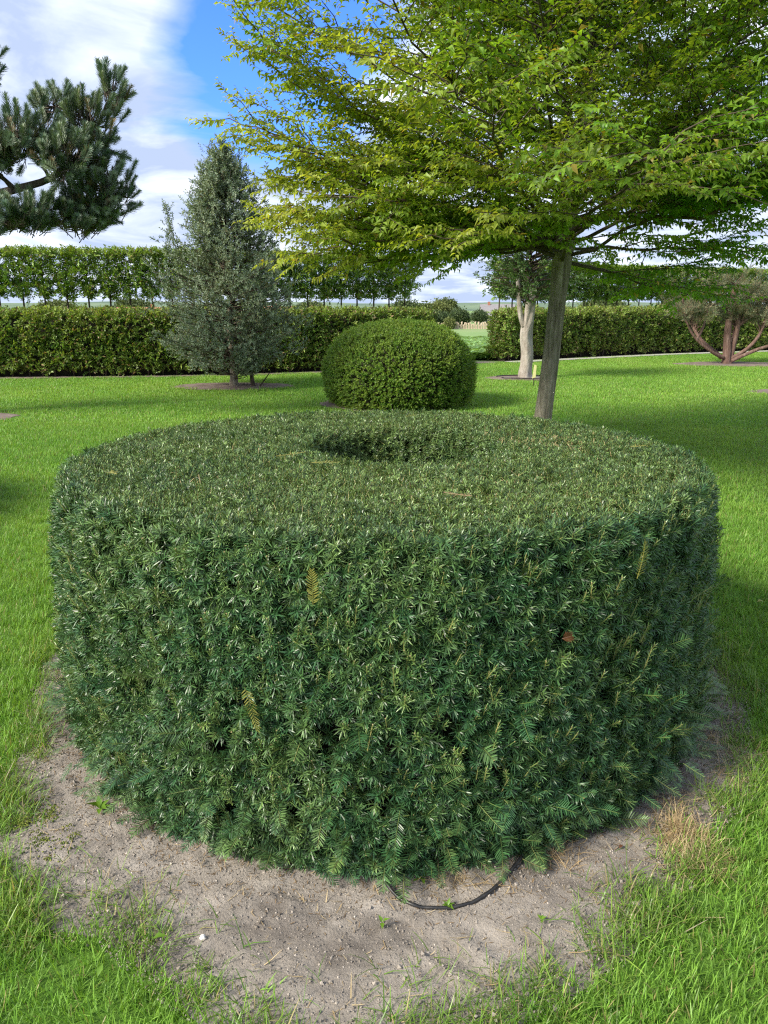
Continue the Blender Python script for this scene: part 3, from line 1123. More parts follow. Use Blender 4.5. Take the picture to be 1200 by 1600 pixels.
# ------------------------------------------------------------------ hornbeam over the ring
hr = np.random.default_rng(101)
HB = np.array([1.42, 7.0, 0.0])          # built at this spot, then set a little farther and grown to size
horn = empty('hornbeam_tree', HB, 'spreading tree with a wide yellow-green crown and ridged grey-brown trunk, right behind the drum', 'tree')
tr_pts = spline([(1.43, 7.0, -0.05), (1.46, 7.0, .3), (1.515, 7.0, 1.0), (1.56, 7.0, 1.75), (1.61, 7.02, 2.3), (1.70, 7.05, 3.2), (1.70, 7.0, 4.3), (1.73, 7.03, 5.2), (1.72, 7.0, 6.0)], 46)
tz = tr_pts[:, 2]
tr_rad = np.interp(tz, [-.05, .12, .5, 1.5, 1.9, 2.1, 2.6, 4, 6], [.15, .092, .077, .072, .092, .082, .058, .036, .010])
v, f = tube(tr_pts, tr_rad, 26, True, .10, 5)
mesh_obj('trunk', v, f, M['bark'], horn)
sp_p, sp_d, sp_u = [], [], []
twigs_bag = Bag()
NL = 108
EXTRA = [(172, 1.90, -1, 2.3), (188, 1.98, 2, 2.35), (203, 1.9, 0, 2.2), (157, 1.98, 1, 2.2), (180, 2.2, 6, 2.4), (196, 2.3, 6, 2.5), (165, 2.35, 6, 2.5), (210, 2.1, 1, 2.3), (150, 2.1, 2, 2.2), (232, 1.85, -2, 1.8),
         (255, 2.2, 18, 1.6), (290, 2.2, 18, 1.7), (240, 2.0, 8, 1.8), (305, 2.0, 8, 1.9), (325, 2.05, 7, 2.1), (342, 2.1, 10, 2.3), (20, 2.1, 10, 2.3)]
for i in range(NL + len(EXTRA)):
    q = min((i + .5) / NL, .999) if i < NL else .06
    z0 = 1.72 + 3.9 * q ** 1.25
    az = i * 2.39996 + hr.normal(0, .25)
    if i == 0:
        az, z0 = math.pi * .98, 1.90
    if i == 1:
        az, z0 = .12, 1.90
    el = R(np.interp(q, [0, .12, .4, 1], [5, 20, 43, 68]) + hr.normal(0, 6))
    ln = (2.95 * (1 - q ** 2.2 * .66)) * hr.uniform(.82, 1.10)
    if i == 0:
        ln, el = 1.7, R(13)
    if i == 1:
        ln, el = 2.2, R(12)
    if i >= NL:
        az, z0, el, ln = EXTRA[i - NL]
        az, el = R(az), R(el)
    ln = min(ln, 2.50 / max(.3, -math.cos(az)) / math.cos(el)) if math.cos(az) < -.3 else ln
    start = np.array([np.interp(z0, tz, tr_pts[:, 0]), np.interp(z0, tz, tr_pts[:, 1]), z0])
    hd = np.array([math.cos(az), math.sin(az), 0])
    end = start + hd * ln * math.cos(el) + UP * ln * math.sin(el)
    pl = bend(start, end, 11, hr.uniform(-.05, .12) * (1 if q < .5 else .4), .03, hr)
    pl[0] = start
    r0 = np.interp(q, [0, .3, 1], [.0165, .014, .008]) * hr.uniform(.85, 1.15)
    v, f = tube(pl, np.linspace(r0, .004, 11), 7)
    mesh_obj('limb', v, f, M['bark_dark'], horn)
    tl = np.linspace(0, 1, 11)
    s = .22 if q < .5 else .12
    side = 1
    while s < 1.0:
        side = -side
        b0 = np.array([np.interp(s, tl, pl[:, k_]) for k_ in range(3)])
        ld = unit(end - start)
        lat = unit(np.cross(ld, UP)) * side
        d = unit(ld * hr.uniform(.5, 1.0) + lat * hr.uniform(.5, 1.05) + UP * hr.normal(.06, .20))
        sl = (0.30 + .62 * (1 - s)) * ln * .42 * hr.uniform(.7, 1.25) + .12
        e0 = b0 + d * sl
        sec = bend(b0, e0, 5, hr.uniform(-.02, .05), .012, hr)
        v, f = tube(sec, np.linspace(.0055, .0022, 5), 4, False)
        twigs_bag.add(v, f)
        m_ = max(2, int(sl / .062))
        for k_ in range(m_ + 1):
            u = (k_ + .6) / (m_ + .6)
            c = np.array([np.interp(u, np.linspace(0, 1, 5), sec[:, w]) for w in range(3)])
            ll = unit(np.cross(d, UP)) * (1 if k_ % 2 else -1)
            dd = d * .75 + ll * hr.uniform(.35, .95) + UP * hr.normal(-.10, .22)
            if k_ == m_:
                dd = d + UP * hr.normal(-.1, .15)
            sp_p.append(c)
            sp_d.append(dd)
            sp_u.append(UP + hr.normal(0, .28, 3))
        s += .092 / ln * hr.uniform(.8, 1.3)
    for _ in range(2):
        sp_p.append(end)
        sp_d.append(unit(end - start) + hr.normal(0, .25, 3))
        sp_u.append(UP + hr.normal(0, .3, 3))
mesh_obj('twigs', twigs_bag.V(), twigs_bag.f, M['bark_dark'], horn, kind='stuff')
sp_p, sp_d, sp_u = np.array(sp_p), np.array(sp_d), np.array(sp_u)
tw = [leafy(hr, hr.uniform(.14, .22), hr.integers(9, 13), .040, .063, .52, True, .30, .0018, hang=.06) for _ in range(10)]
kp = hr.uniform(size=len(sp_p)) < .86
sp_p, sp_d, sp_u = sp_p[kp], sp_d[kp], sp_u[kp]
n = len(sp_p)
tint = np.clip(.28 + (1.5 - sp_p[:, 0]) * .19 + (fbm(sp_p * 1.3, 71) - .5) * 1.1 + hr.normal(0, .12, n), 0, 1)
scatter('crown', tw, sp_p, orient(sp_d, sp_u), hr.uniform(.8, 1.2, n), [M['hornbeam'], M['bark_dark']], horn, tint, r=hr)
# a few long whippy shoots that stick out of the left of the crown
whip_p, whip_d = [], []
for (a_, b_) in (((-.55, 6.7, 2.95), (-1.12, 6.55, 3.35)), ((-.35, 6.8, 3.35), (-1.12, 6.6, 4.0)), ((-.1, 6.9, 3.7), (-.85, 6.7, 4.35)), ((-.6, 6.8, 2.7), (-1.05, 6.7, 2.95)), ((-.5, 6.7, 2.35), (-.95, 6.5, 2.35))):
    pl = bend(a_, b_, 7, .04, .01, hr)
    v, f = tube(pl, np.linspace(.0045, .0015, 7), 5)
    mesh_obj('shoot', v, f, M['bark_dark'], horn)
    for u in np.linspace(.0, 1, 22):
        whip_p.append(np.array([np.interp(u, np.linspace(0, 1, 7), pl[:, w]) for w in range(3)]))
        whip_d.append(unit(np.array(b_) - np.array(a_)) + hr.normal(0, .45, 3))
n = len(whip_p)
scatter('crown', tw, np.array(whip_p), orient(np.array(whip_d), UP + hr.normal(0, .3, (n, 3))), hr.uniform(.55, .85, n), [M['hornbeam'], M['bark_dark']], horn, np.clip(hr.normal(.8, .12, n), 0, 1), r=hr)

horn.location = (1.60, 8.0, 0)
horn.scale = (1.143, 1.143, 1.143)

# ------------------------------------------------------------------ box dome
br = np.random.default_rng(202)
box = empty('box_bush', BOX, 'rounded light green bush clipped to a dome, standing on the lawn beyond the drum', 'bush')
bp_ = np.array([(1.00, .03), (1.12, .14), (1.19, .36), (1.19, .58), (1.12, .82), (.96, 1.03), (.69, 1.19), (.35, 1.28), (0, 1.30)])
bs = spline(np.c_[bp_, bp_[:, 0] * 0], 40)[:, :2]
v, f = lathe_mesh(np.c_[np.maximum(bs[:, 0] - .07, 0), bs[:, 1] - .05], 60, .03, 8)
mesh_obj('branches', v + BOX, f, M['twig_mass'], box)
P, Nn = lathe_sample(br, 13500, bs)
n = len(P)
P = P + Nn * ((fbm(P * 2.2, 80, 2) - .5) * .07 + (fbm(P * 5, 81, 3) - .5) * .09 + (fbm(P * 14, 82, 2) - .5) * .06 - np.abs(br.normal(0, .02, n)))[:, None]
D = Nn + UP * .3 + br.normal(0, .4, (n, 3))
tw = [leafy(br, .09, 16, .018, .028, .55, False, .1, .0015, .8) for _ in range(5)]
tint = np.clip(br.normal(.42, .22, n) + (fbm(P * 4, 83) - .5) * .9, 0, 1)
scatter('foliage', tw, P + BOX, orient(D, br.normal(0, 1, (n, 3))), br.uniform(.8, 1.3, n), [M['box'], M['yew_stem']], box, tint, r=br)

# ------------------------------------------------------------------ grey-green evergreen oak
kr = np.random.default_rng(303)
oak = empty('evergreen_oak', OAK, 'bushy grey-green evergreen tree with a pointed crown, in front of the left hedge', 'tree')
v, f = tube(spline([OAK + (0, 0, -.03), OAK + (.01, 0, .3), OAK + (-.02, .03, 1.2), OAK + (.03, 0, 2.4), OAK + (0, .02, 4.0)], 24), np.interp(np.linspace(0, 1, 24), [0, .06, .3, 1], [.15, .095, .075, .01]), 14, True, .12, 3)
mesh_obj('trunk', v, f, M['bark'], oak)
v, f = tube(spline([OAK + (.42, -.05, -.02), OAK + (.38, -.05, .25), OAK + (.40, 0, .7)], 8), np.linspace(.05, .03, 8), 8)
mesh_obj('stem', v, f, M['bark_dark'], oak)
v, f = tube(spline([OAK + (.50, -.08, -.02), OAK + (.62, -.1, .12), OAK + (.78, -.12, .33)], 8), np.linspace(.018, .01, 8), 6)
mesh_obj('stem', v, f, M['bark_dark'], oak)
sp_p, sp_d = [], []
bag = Bag()
prof_z = [.28, .6, 1.0, 1.6, 2.2, 2.8, 3.3, 3.9, 4.4]
prof_r = [.85, 1.32, 1.46, 1.44, 1.33, 1.05, .74, .46, .16]
for i in range(430):
    z0 = kr.uniform(.15, 4.05)
    az = i * 2.39996 + kr.normal(0, .3)
    zt = min(4.42, z0 + kr.uniform(.15, .6))
    rt = np.interp(zt, prof_z, prof_r) * kr.uniform(.72, 1.04) * (1 + .20 * math.sin(az * 3 + z0 * 2.1))
    s0 = OAK + np.array([0, 0, z0])
    e0 = OAK + np.array([math.cos(az) * rt, math.sin(az) * rt, zt])
    pl = bend(s0, e0, 5, -.05, .02, kr)
    v, f = tube(pl, np.linspace(.014, .004, 5), 4, False)
    bag.add(v, f)
    d = unit(e0 - s0)
    for u in np.linspace(.38, 1, 13):
        c = np.array([np.interp(u, np.linspace(0, 1, 5), pl[:, w]) for w in range(3)])
        sp_p.append(c + kr.normal(0, .07, 3))
        sp_d.append(d * .6 + UP * .4 + kr.normal(0, .55, 3))
# two upright side shoots above the left shoulder and the leader
for (bx, bz, tx, tzz, m_) in ((-.95, 2.2, -1.15, 3.40, 70), (0, 3.8, .03, 4.62, 70), (-.25, 3.5, -.32, 4.15, 40), (.45, 3.0, .62, 3.85, 50), (-.5, 3.0, -.62, 3.7, 40)):
    for u in kr.uniform(0, 1, m_):
        sp_p.append(OAK + np.array([bx + (tx - bx) * u, 0, bz + (tzz - bz) * u]) + kr.normal(0, .10 * (1.1 - u * .7), 3))
        sp_d.append(UP + kr.normal(0, .5, 3))
mesh_obj('branches', bag.V(), bag.f, M['bark_dark'], oak, kind='stuff')
sp_p, sp_d = np.array(sp_p), np.array(sp_d)
sp_p[:, 2] = np.maximum(sp_p[:, 2], .30)
n = len(sp_p)
tw = [leafy(kr, .17, 15, .035, .055, .46, False, .1, .002, .8, .3) for _ in range(6)]
tint = np.clip(kr.normal(.35, .2, n) + (fbm(sp_p * 2.2, 91) - .5) * 1.0, 0, 1)
scatter('crown', tw, sp_p, orient(sp_d, kr.normal(0, 1, (n, 3))), kr.uniform(.8, 1.3, n), [M['oak'], M['bark_dark']], oak, tint, r=kr)

# ------------------------------------------------------------------ pine at the left edge
pr = np.random.default_rng(404)
pine = empty('pine_tree', PINE, 'blue-green pine whose shaggy needled branches reach in at the left edge', 'tree')
v, f = tube(spline([PINE + (0, 0, -.05), PINE + (.05, 0, 1.2), PINE + (-.05, .05, 2.6), PINE + (.1, 0, 4.2), PINE + (.05, 0, 6.2)], 26), np.interp(np.linspace(0, 1, 26), [0, .06, .3, 1], [.30, .22, .18, .03]), 16, True, .15, 4)
mesh_obj('trunk', v, f, M['bark_pine'], pine)


def pine_tuft(r, ln, nn, nl, dry=0):
    t = Twig()
    t.stem([np.array([0, 0, z]) for z in np.linspace(-.10, ln, 3)], .007, .004, mat=1)
    for k in range(nn):
        q = k / nn
        z = ln * (.02 + .98 * q)
        az = k * 2.39996
        d = np.array([math.cos(az), math.sin(az), .75 + .8 * q + r.normal(0, .15)])
        t.needle(np.array([0, 0, z]), d, (-math.cos(az) * .5, -math.sin(az) * .5, 1), nl * r.uniform(.8, 1.1) * (1.0 if q < .9 else .8), .0068, r.normal(.03, .06), r.uniform(0, 1), 2 if r.uniform() < dry else 0)
    return t


sp_p, sp_d = [], []
bag = Bag()


def pine_limb(pts, r0, clumps):
    pl = spline(pts, 14)
    v, f = tube(pl, np.linspace(r0, r0 * .3, 14), 9, True, .1, 6)
    mesh_obj('limb', v, f, M['bark_pine'], pine)
    for (c, m_, sx, sy, sz) in clumps:
        m_ = int(m_ * 2.0)
        c = np.asarray(c, float)
        j = np.argmin(np.linalg.norm(pl - c, axis=1))
        v, f = tube(bend(pl[j], c, 6, -.06, .03, pr), np.linspace(.028, .012, 6), 6, False)
        bag.add(v, f)
        for _ in range(m_):
            o = unit(pr.normal(0, 1, 3)) * pr.uniform(.15, 1) ** .5 * np.array([sx, sy, sz])
            p = c + o
            sp_p.append(p)
            sp_d.append(unit(o + np.array([.1, 0, .12])) * .7 + UP * .62 + pr.normal(0, .22, 3))
            v, f = tube(bend(c + o * .15, p, 4, -.03, .02, pr), np.linspace(.010, .005, 4), 4, False)
            bag.add(v, f)


pine_limb([PINE + (.1, 0, 2.3), (-5.9, 11.1, 2.85), (-5.0, 10.9, 3.05), (-4.35, 10.8, 3.2), (-3.9, 10.8, 3.5)], .085,
          [((-3.72, 10.8, 3.80), 34, .38, .40, .34), ((-3.95, 10.55, 3.40), 46, .42, .45, .36), ((-4.50, 10.5, 3.62), 44, .50, .45, .30), ((-5.1, 10.6, 3.55), 30, .45, .4, .3), ((-4.95, 10.5, 3.42), 26, .45, .4, .22),
           ((-3.62, 10.9, 3.10), 40, .34, .42, .42), ((-3.95, 11.0, 2.90), 34, .38, .45, .30), ((-3.45, 10.8, 4.22), 12, .17, .2, .22), ((-4.15, 10.7, 4.02), 14, .3, .3, .16)])
pine_limb([PINE + (.1, 0, 1.9), (-5.9, 10.9, 2.35), (-5.1, 10.7, 2.62), (-4.4, 10.6, 2.80)], .06,
          [((-4.50, 10.6, 2.72), 34, .40, .4, .22), ((-4.00, 10.9, 2.66), 24, .30, .36, .20), ((-5.0, 10.5, 2.66), 28, .4, .4, .22), ((-5.6, 10.6, 2.75), 24, .45, .4, .25)])
pine_limb([PINE + (.05, 0, 3.3), (-6.0, 11.0, 3.9), (-5.35, 11.0, 4.35)], .06,
          [((-5.45, 11.0, 4.55), 44, .50, .5, .42), ((-6.0, 11.0, 4.3), 24, .5, .5, .3), ((-5.30, 10.9, 4.05), 14, .35, .4, .2)])
pine_limb([PINE + (0, 0, 2.6), (-8.1, 10.8, 3.2), (-9.2, 10.4, 3.5)], .08, [((-8.6, 10.6, 3.6), 45, .8, .7, .4), ((-9.4, 10.3, 3.5), 35, .6, .6, .4)])
pine_limb([PINE + (0, 0, 3.0), (-7.3, 12.4, 3.6), (-7.6, 13.4, 4.0)], .07, [((-7.5, 12.8, 4.0), 45, .8, .7, .4)])
pine_limb([PINE + (0, 0, 4.2), (-6.6, 10.7, 4.8), (-6.3, 10.2, 5.1)], .05, [((-6.5, 10.5, 5.1), 40, .7, .6, .4)])
pine_limb([PINE + (0, 0, 5.0), (-7.4, 11.6, 5.8), (-7.5, 11.6, 6.3)], .05, [((-7.1, 11.4, 6.2), 45, .7, .6, .5), ((-8.0, 11.5, 5.2), 30, .6, .6, .4)])
mesh_obj('branches', bag.V(), bag.f, M['bark_pine'], pine, kind='stuff')
sp_p, sp_d = np.array(sp_p), np.array(sp_d)
n = len(sp_p)
tw = [pine_tuft(pr, .19, 130, .095, d_) for d_ in (0, 0, 0.03, 0, .05)]
tw.append(pine_tuft(pr, .16, 80, .08, .55))
vid = np.where(pr.uniform(size=n) < .08, 5, pr.integers(0, 5, n))
scatter('needles', tw, sp_p, orient(sp_d, pr.normal(0, 1, (n, 3))), pr.uniform(.75, 1.15, n), [M['pine'], M['bark_pine'], M['pine_dry']], pine, np.clip(pr.normal(.45, .25, n), 0, 1), r=pr, vid=vid)

# ------------------------------------------------------------------ clipped hedges
er_ = np.random.default_rng(505)
hedge_tw = [leafy(er_, .16, 9, .045, .075, .58, True, .2, .002) for _ in range(6)] + [leafy(er_, .13, 8, .045, .07, .58, False, .2, .002) for _ in range(2)]


def hedge(line, h, w, per_m2, label, seed, mat, tint0, stem_step):
    """w is the thickness, measured back from the line; the line is the front foot"""
    r = np.random.default_rng(seed)
    ln = spline([(a[0], a[1], 0) for a in line], 60)
    seg = np.linalg.norm(np.diff(ln, axis=0), axis=1)
    cs = np.concatenate([[0], np.cumsum(seg)])
    tot = cs[-1]
    tn = unit(np.gradient(ln, axis=0))
    fn = np.stack([tn[:, 1], -tn[:, 0], tn[:, 2] * 0], -1)

    def at_s(s):
        return np.stack([np.interp(s, cs, ln[:, k_]) for k_ in range(3)], -1), np.stack([np.interp(s, cs, fn[:, k_]) for k_ in range(3)], -1), np.stack([np.interp(s, cs, tn[:, k_]) for k_ in range(3)], -1)
    mid, _, _ = at_s(np.array([tot / 2]))
    root = empty('clipped_hedge', mid[0], label, 'hedge', 'low clipped hedges along the edge of the lawn')
    # woody inside: a lattice of rough sheets of twigs
    m_ = 60
    q, nn_, _ = at_s(np.linspace(.1, tot - .1, m_))
    v, f = [], []
    for i in range(m_):
        for (o, z) in ((-.15, -.03), (-.15, h - .07), (-w + .14, h - .07), (-w + .14, -.03)):
            v.append(q[i] + nn_[i] * o + UP * z)
    for i in range(m_ - 1):
        for j in range(4):
            f.append((i * 4 + j, i * 4 + (j + 1) % 4, (i + 1) * 4 + (j + 1) % 4, (i + 1) * 4 + j))
    f += [(0, 1, 2, 3), ((m_ - 1) * 4 + 3, (m_ - 1) * 4 + 2, (m_ - 1) * 4 + 1, (m_ - 1) * 4)]
    mesh_obj('branches', np.array(v), f, M['twig_mass'], root)
    pp, dd = [], []
    for face, area in (('front', tot * h), ('back', tot * h * .45), ('top', tot * w), ('end0', w * h), ('end1', w * h)):
        k_ = int(area * per_m2)
        s = r.uniform(0, tot, k_)
        z = r.uniform(.08, h, k_)
        o = -r.uniform(0, w, k_)
        if face == 'front':
            o = np.zeros(k_)
            lo_ = z < .34
            z[lo_] = r.uniform(.12, .34, lo_.sum()) if lo_.any() else z[lo_]
        elif face == 'back':
            o = np.full(k_, -w)
        elif face == 'top':
            z = np.full(k_, h)
        elif face == 'end0':
            s = np.zeros(k_)
        else:
            s = np.full(k_, tot)
        q, nn_, t_ = at_s(s)
        nd = {'front': nn_, 'back': -nn_, 'top': np.broadcast_to(UP, nn_.shape), 'end0': -t_, 'end1': t_}[face]
        p = q + nn_ * o[:, None] + UP * z[:, None]
        p = p + nd * ((fbm(p * 2.6, seed) - .5) * .16 + (fbm(p * 7, seed + 1) - .5) * .12 - np.abs(r.normal(0, .05, k_)))[:, None]
        keep = fbm(p * 4.5, seed + 2, 2) > .27
        if face == 'front':
            keep &= ~((z < .28) & (r.uniform(size=k_) < .35))
        pp.append(p[keep])
        dd.append((nd * .8 + UP * .35 + r.normal(0, .5, (k_, 3)))[keep])
    pp, dd = np.concatenate(pp), np.concatenate(dd)
    pp[:, 2] = np.maximum(pp[:, 2], .08)
    k_ = len(pp)
    tint = np.clip(tint0 + r.normal(0, .2, k_) + (fbm(pp * 1.6, seed + 5) - .5) * .9 + np.clip(pp[:, 2] - h + .15, 0, .2) * 2, 0, 1)
    scatter('foliage', hedge_tw, pp, orient(dd, r.normal(0, 1, (k_, 3)) + UP * .5), r.uniform(.8, 1.3, k_), [mat, M['bark_dark']], root, tint, r=r)
    for s in np.arange(.2, tot - .1, stem_step):
        q, nn_, _ = at_s(np.array([s + r.normal(0, .03)]))
        b0 = q[0] - nn_[0] * r.uniform(.05, .13)
        v, f = tube(bend(b0 + UP * -.02, b0 + UP * .55 + nn_[0] * r.normal(0, .03), 4, 0, .01, r), np.linspace(.022, .015, 4), 6)
        mesh_obj('stem', v, f, M['bark_dark'], root)
    return root


hedge(LEFT_HEDGE, 1.40, .75, 330, 'long low hedge with brownish patches running from the left edge to behind the box dome', 11, M['hedge'], .42, .34)
hedge(RIGHT_HEDGE, 1.40, .75, 270, 'low hedge on the right whose sunlit cut end stands beside the gap to the field', 12, M['hedge'], .55, .5)

# ------------------------------------------------------------------ clipped trees on bare stems above the hedges
sr = np.random.default_rng(606)
stilt_tw = [leafy(sr, .17, 9, .05, .078, .58, True, .2, .002) for _ in range(5)]


def stilt_proto(k_, w, d, z0, z1, dens):
    r = np.random.default_rng(900 + k_)
    root = empty('pleached_tree', (0, 0, 0), 'x', 'tree')
    v, f = tube(spline([(0, 0, 0), (r.normal(0, .015), 0, .8), (r.normal(0, .02), 0, 1.7), (0, 0, z1 - .15)], 12), np.linspace(.036, .014, 12), 8)
    mesh_obj('trunk', v, f, M['bark_dark'], root)
    n = int(dens * w * (z1 - z0))
    x = r.normal(0, w * .36, n)
    x = np.where(np.abs(x) > w * .62, r.uniform(-w * .6, w * .6, n), x)
    y = r.uniform(-d / 2, d / 2, n)
    z = np.minimum(r.uniform(z0, z1 + .12, n), z1)
    top = z > z1 - .2
    x[top] = r.uniform(-w * .55, w * .55, top.sum())
    z[top] = z1 - np.abs(r.normal(0, .05, top.sum()))
    top &= r.uniform(size=n) < .8
    lowm = z < z0 + .22
    x[lowm] *= .5
    P = np.stack([x, y, z], -1)
    keep = fbm(P * 4.5 + k_ * 9, 15, 2) > .30
    P = P[keep]
    n = len(P)
    D = np.stack([P[:, 0] * 1.3, P[:, 1] * 1.3, np.full(n, .35)], -1) + r.normal(0, .5, (n, 3))
    tint = np.clip(.35 + r.normal(0, .2, n) + (fbm(P * 2.2 + k_, 16) - .5) * .8 + np.clip(P[:, 2] - z1 + .2, 0, .2) * 2.5, 0, 1)
    bag_ = Bag()
    for q in range(9):
        zz_ = z0 + (z1 - z0) * (q + .5) / 9
        for s_ in (-1, 1):
            v, f = tube(bend((0, 0, zz_), (s_ * w * .48, r.normal(0, .1), zz_ + .10), 4, 0, .02, r), np.linspace(.010, .004, 4), 4, False)
            bag_.add(v, f)
    mesh_obj('branches', bag_.V(), bag_.f, M['bark_dark'], root, kind='stuff')
    scatter('crown', stilt_tw, P, orient(D, r.normal(0, 1, (n, 3)) + UP * .5), r.uniform(.8, 1.25, n), [M['stilt'], M['bark_dark']], root, tint, r=r)
    return root


ORD = ['first', 'second', 'third', 'fourth', 'fifth', 'sixth', 'seventh', 'eighth', 'ninth', 'tenth', 'eleventh', 'twelfth', 'thirteenth', 'fourteenth', 'fifteenth',
       'sixteenth', 'seventeenth', 'eighteenth', 'nineteenth', 'twentieth', 'twenty-first', 'twenty-second', 'twenty-third', 'twenty-fourth', 'twenty-fifth', 'twenty-sixth', 'twenty-seventh', 'twenty-eighth', 'twenty-ninth', 'thirtieth', 'thirty-first', 'thirty-second', 'thirty-third', 'thirty-fourth', 'thirty-fifth', 'thirty-sixth']
protos = [stilt_proto(k_, .55, .45, 1.78, 2.80, 620) for k_ in range(4)]
used = [False] * 4


def place_stilt(k_, p, rz, label, group):
    src = protos[k_]
    if not used[k_]:
        o = src
        used[k_] = True
    else:
        o = src.copy()
        col.objects.link(o)
        for ch in src.children:
            c = ch.copy()
            c.parent = o
            col.objects.link(c)
    o.location = p
    o.rotation_euler = (0, 0, rz)
    o['label'] = label
    o['group'] = group


def along(line, step, back, start=0.0):
    ln = spline([(a[0], a[1], 0) for a in line], 120)
    cs = np.concatenate([[0], np.cumsum(np.linalg.norm(np.diff(ln, axis=0), axis=1))])
    tn = unit(np.gradient(ln, axis=0))
    out = []
    for s in np.arange(start, cs[-1], step):
        p = np.array([np.interp(s, cs, ln[:, k_]) for k_ in range(3)])
        t_ = np.array([np.interp(s, cs, tn[:, k_]) for k_ in range(3)])
        out.append((p + np.array([-t_[1], t_[0], 0]) * back, math.atan2(t_[1], t_[0])))
    return out


lrow = [q for q in along(LEFT_HEDGE, .52, 1.05) if q[0][0] / q[0][1] > -.512 and q[0][0] < 1.15]
for i, (p, rz) in enumerate(lrow):
    place_stilt(sr.integers(0, 4), p, rz + (math.pi if sr.uniform() < .5 else 0), ORD[i] + ' slim stilted tree from the left edge in the row above the long low hedge', 'stilted trees above the left hedge')
rrow = [q for q in along(RIGHT_HEDGE, .52, 1.05, .6) if q[0][0] / q[0][1] < .52]
for i, (p, rz) in enumerate(rrow):
    place_stilt(sr.integers(0, 4), p, rz + (math.pi if sr.uniform() < .5 else 0), ORD[i] + ' slim stilted tree from the field gap in the row above the right hedge', 'stilted trees above the right hedge')

# ------------------------------------------------------------------ pale-trunked tree beyond the hornbeam
wr = np.random.default_rng(707)
pale = empty('pale_trunk_tree', PALE, 'tree with a pale knobbly trunk forking under a dark crown before the right hedge', 'tree')
v, f = tube(spline([PALE + (.02, 0, -.05), PALE + (-.01, 0, .12), PALE + (.02, 0, .5), PALE + (-.03, 0, 1.0), PALE + (.03, 0, 1.5), PALE + (.08, 0, 2.1)], 40), np.interp(np.linspace(0, 1, 40), [0, .06, .14, .3, .6, 1], [.36, .23, .155, .132, .125, .09]), 26, True, .48, 9)
mesh_obj('trunk', v, f, M['bark_pale'], pale)
v, f = tube(spline([PALE + (-.08, -.02, 1.15), PALE + (-.19, -.03, 1.5), PALE + (-.26, 0, 2.2)], 12), np.linspace(.065, .045, 12), 12, True, .2, 3)
mesh_obj('limb', v, f, M['bark_pale'], pale)
sp_p, sp_d = [], []
bag = Bag()
for i in range(120):
    az = i * 2.39996
    z0 = wr.uniform(1.55, 3.2)
    rt = np.interp(z0, [1.5, 2.2, 3.4], [1.0, 1.3, .7]) * wr.uniform(.6, 1.05)
    s0 = PALE + np.array([0, 0, z0])
    e0 = PALE + np.array([math.cos(az) * rt, math.sin(az) * rt, z0 + wr.uniform(.0, .5)])
    pl = bend(s0, e0, 5, .05, .02, wr)
    v, f = tube(pl, np.linspace(.02, .005, 5), 4, False)
    bag.add(v, f)
    for u in np.linspace(.35, 1, 9):
        sp_p.append(np.array([np.interp(u, np.linspace(0, 1, 5), pl[:, w]) for w in range(3)]) + wr.normal(0, .07, 3))
        sp_d.append(unit(e0 - s0) + wr.normal(0, .6, 3))
mesh_obj('branches', bag.V(), bag.f, M['bark_dark'], pale, kind='stuff')
sp_p = np.array(sp_p)
n = len(sp_p)
scatter('crown', hedge_tw, sp_p, orient(np.array(sp_d), UP + wr.normal(0, .6, (n, 3))), wr.uniform(.8, 1.3, n), [M['darkleaf'], M['bark_dark']], pale, np.clip(wr.normal(.4, .25, n), 0, 1), r=wr)
# drip pipe laid round its foot
a = np.linspace(-2.6, 2.9, 40)
v, f = tube(np.stack([PALE[0] - .03 + np.cos(a) * .62, PALE[1] + np.sin(a) * .40, np.full(40, .05)], -1), .012, 6)
tag(mesh_obj('drip_pipe', v, f, M['hose']), 'thin black drip pipe looped on the soil round the pale trunk', 'pipe')
# plastic tag on a short stake
tg = empty('plant_tag', (3.08, 16.0, 0), 'small pale yellow plastic tag on a stake, just left of the hornbeam trunk', 'plant tag')
v, f = tube([(3.08, 16.0, -.02), (3.08, 16.0, .30)], .008, 6)
mesh_obj('stake', v, f, M['bark_dark'], tg)
b_ = np.array([(-.035, -.006, .16), (.035, -.006, .18), (.045, -.006, .42), (-.005, -.006, .44)])
v = np.concatenate([b_, b_ + (0, .006, 0)]) + np.array([3.08, 15.988, 0])
mesh_obj('label_plate', v, [(0, 1, 2, 3), (7, 6, 5, 4), (0, 4, 5, 1), (1, 5, 6, 2), (2, 6, 7, 3), (3, 7, 4, 0)], M['tag'], tg, smooth=False)

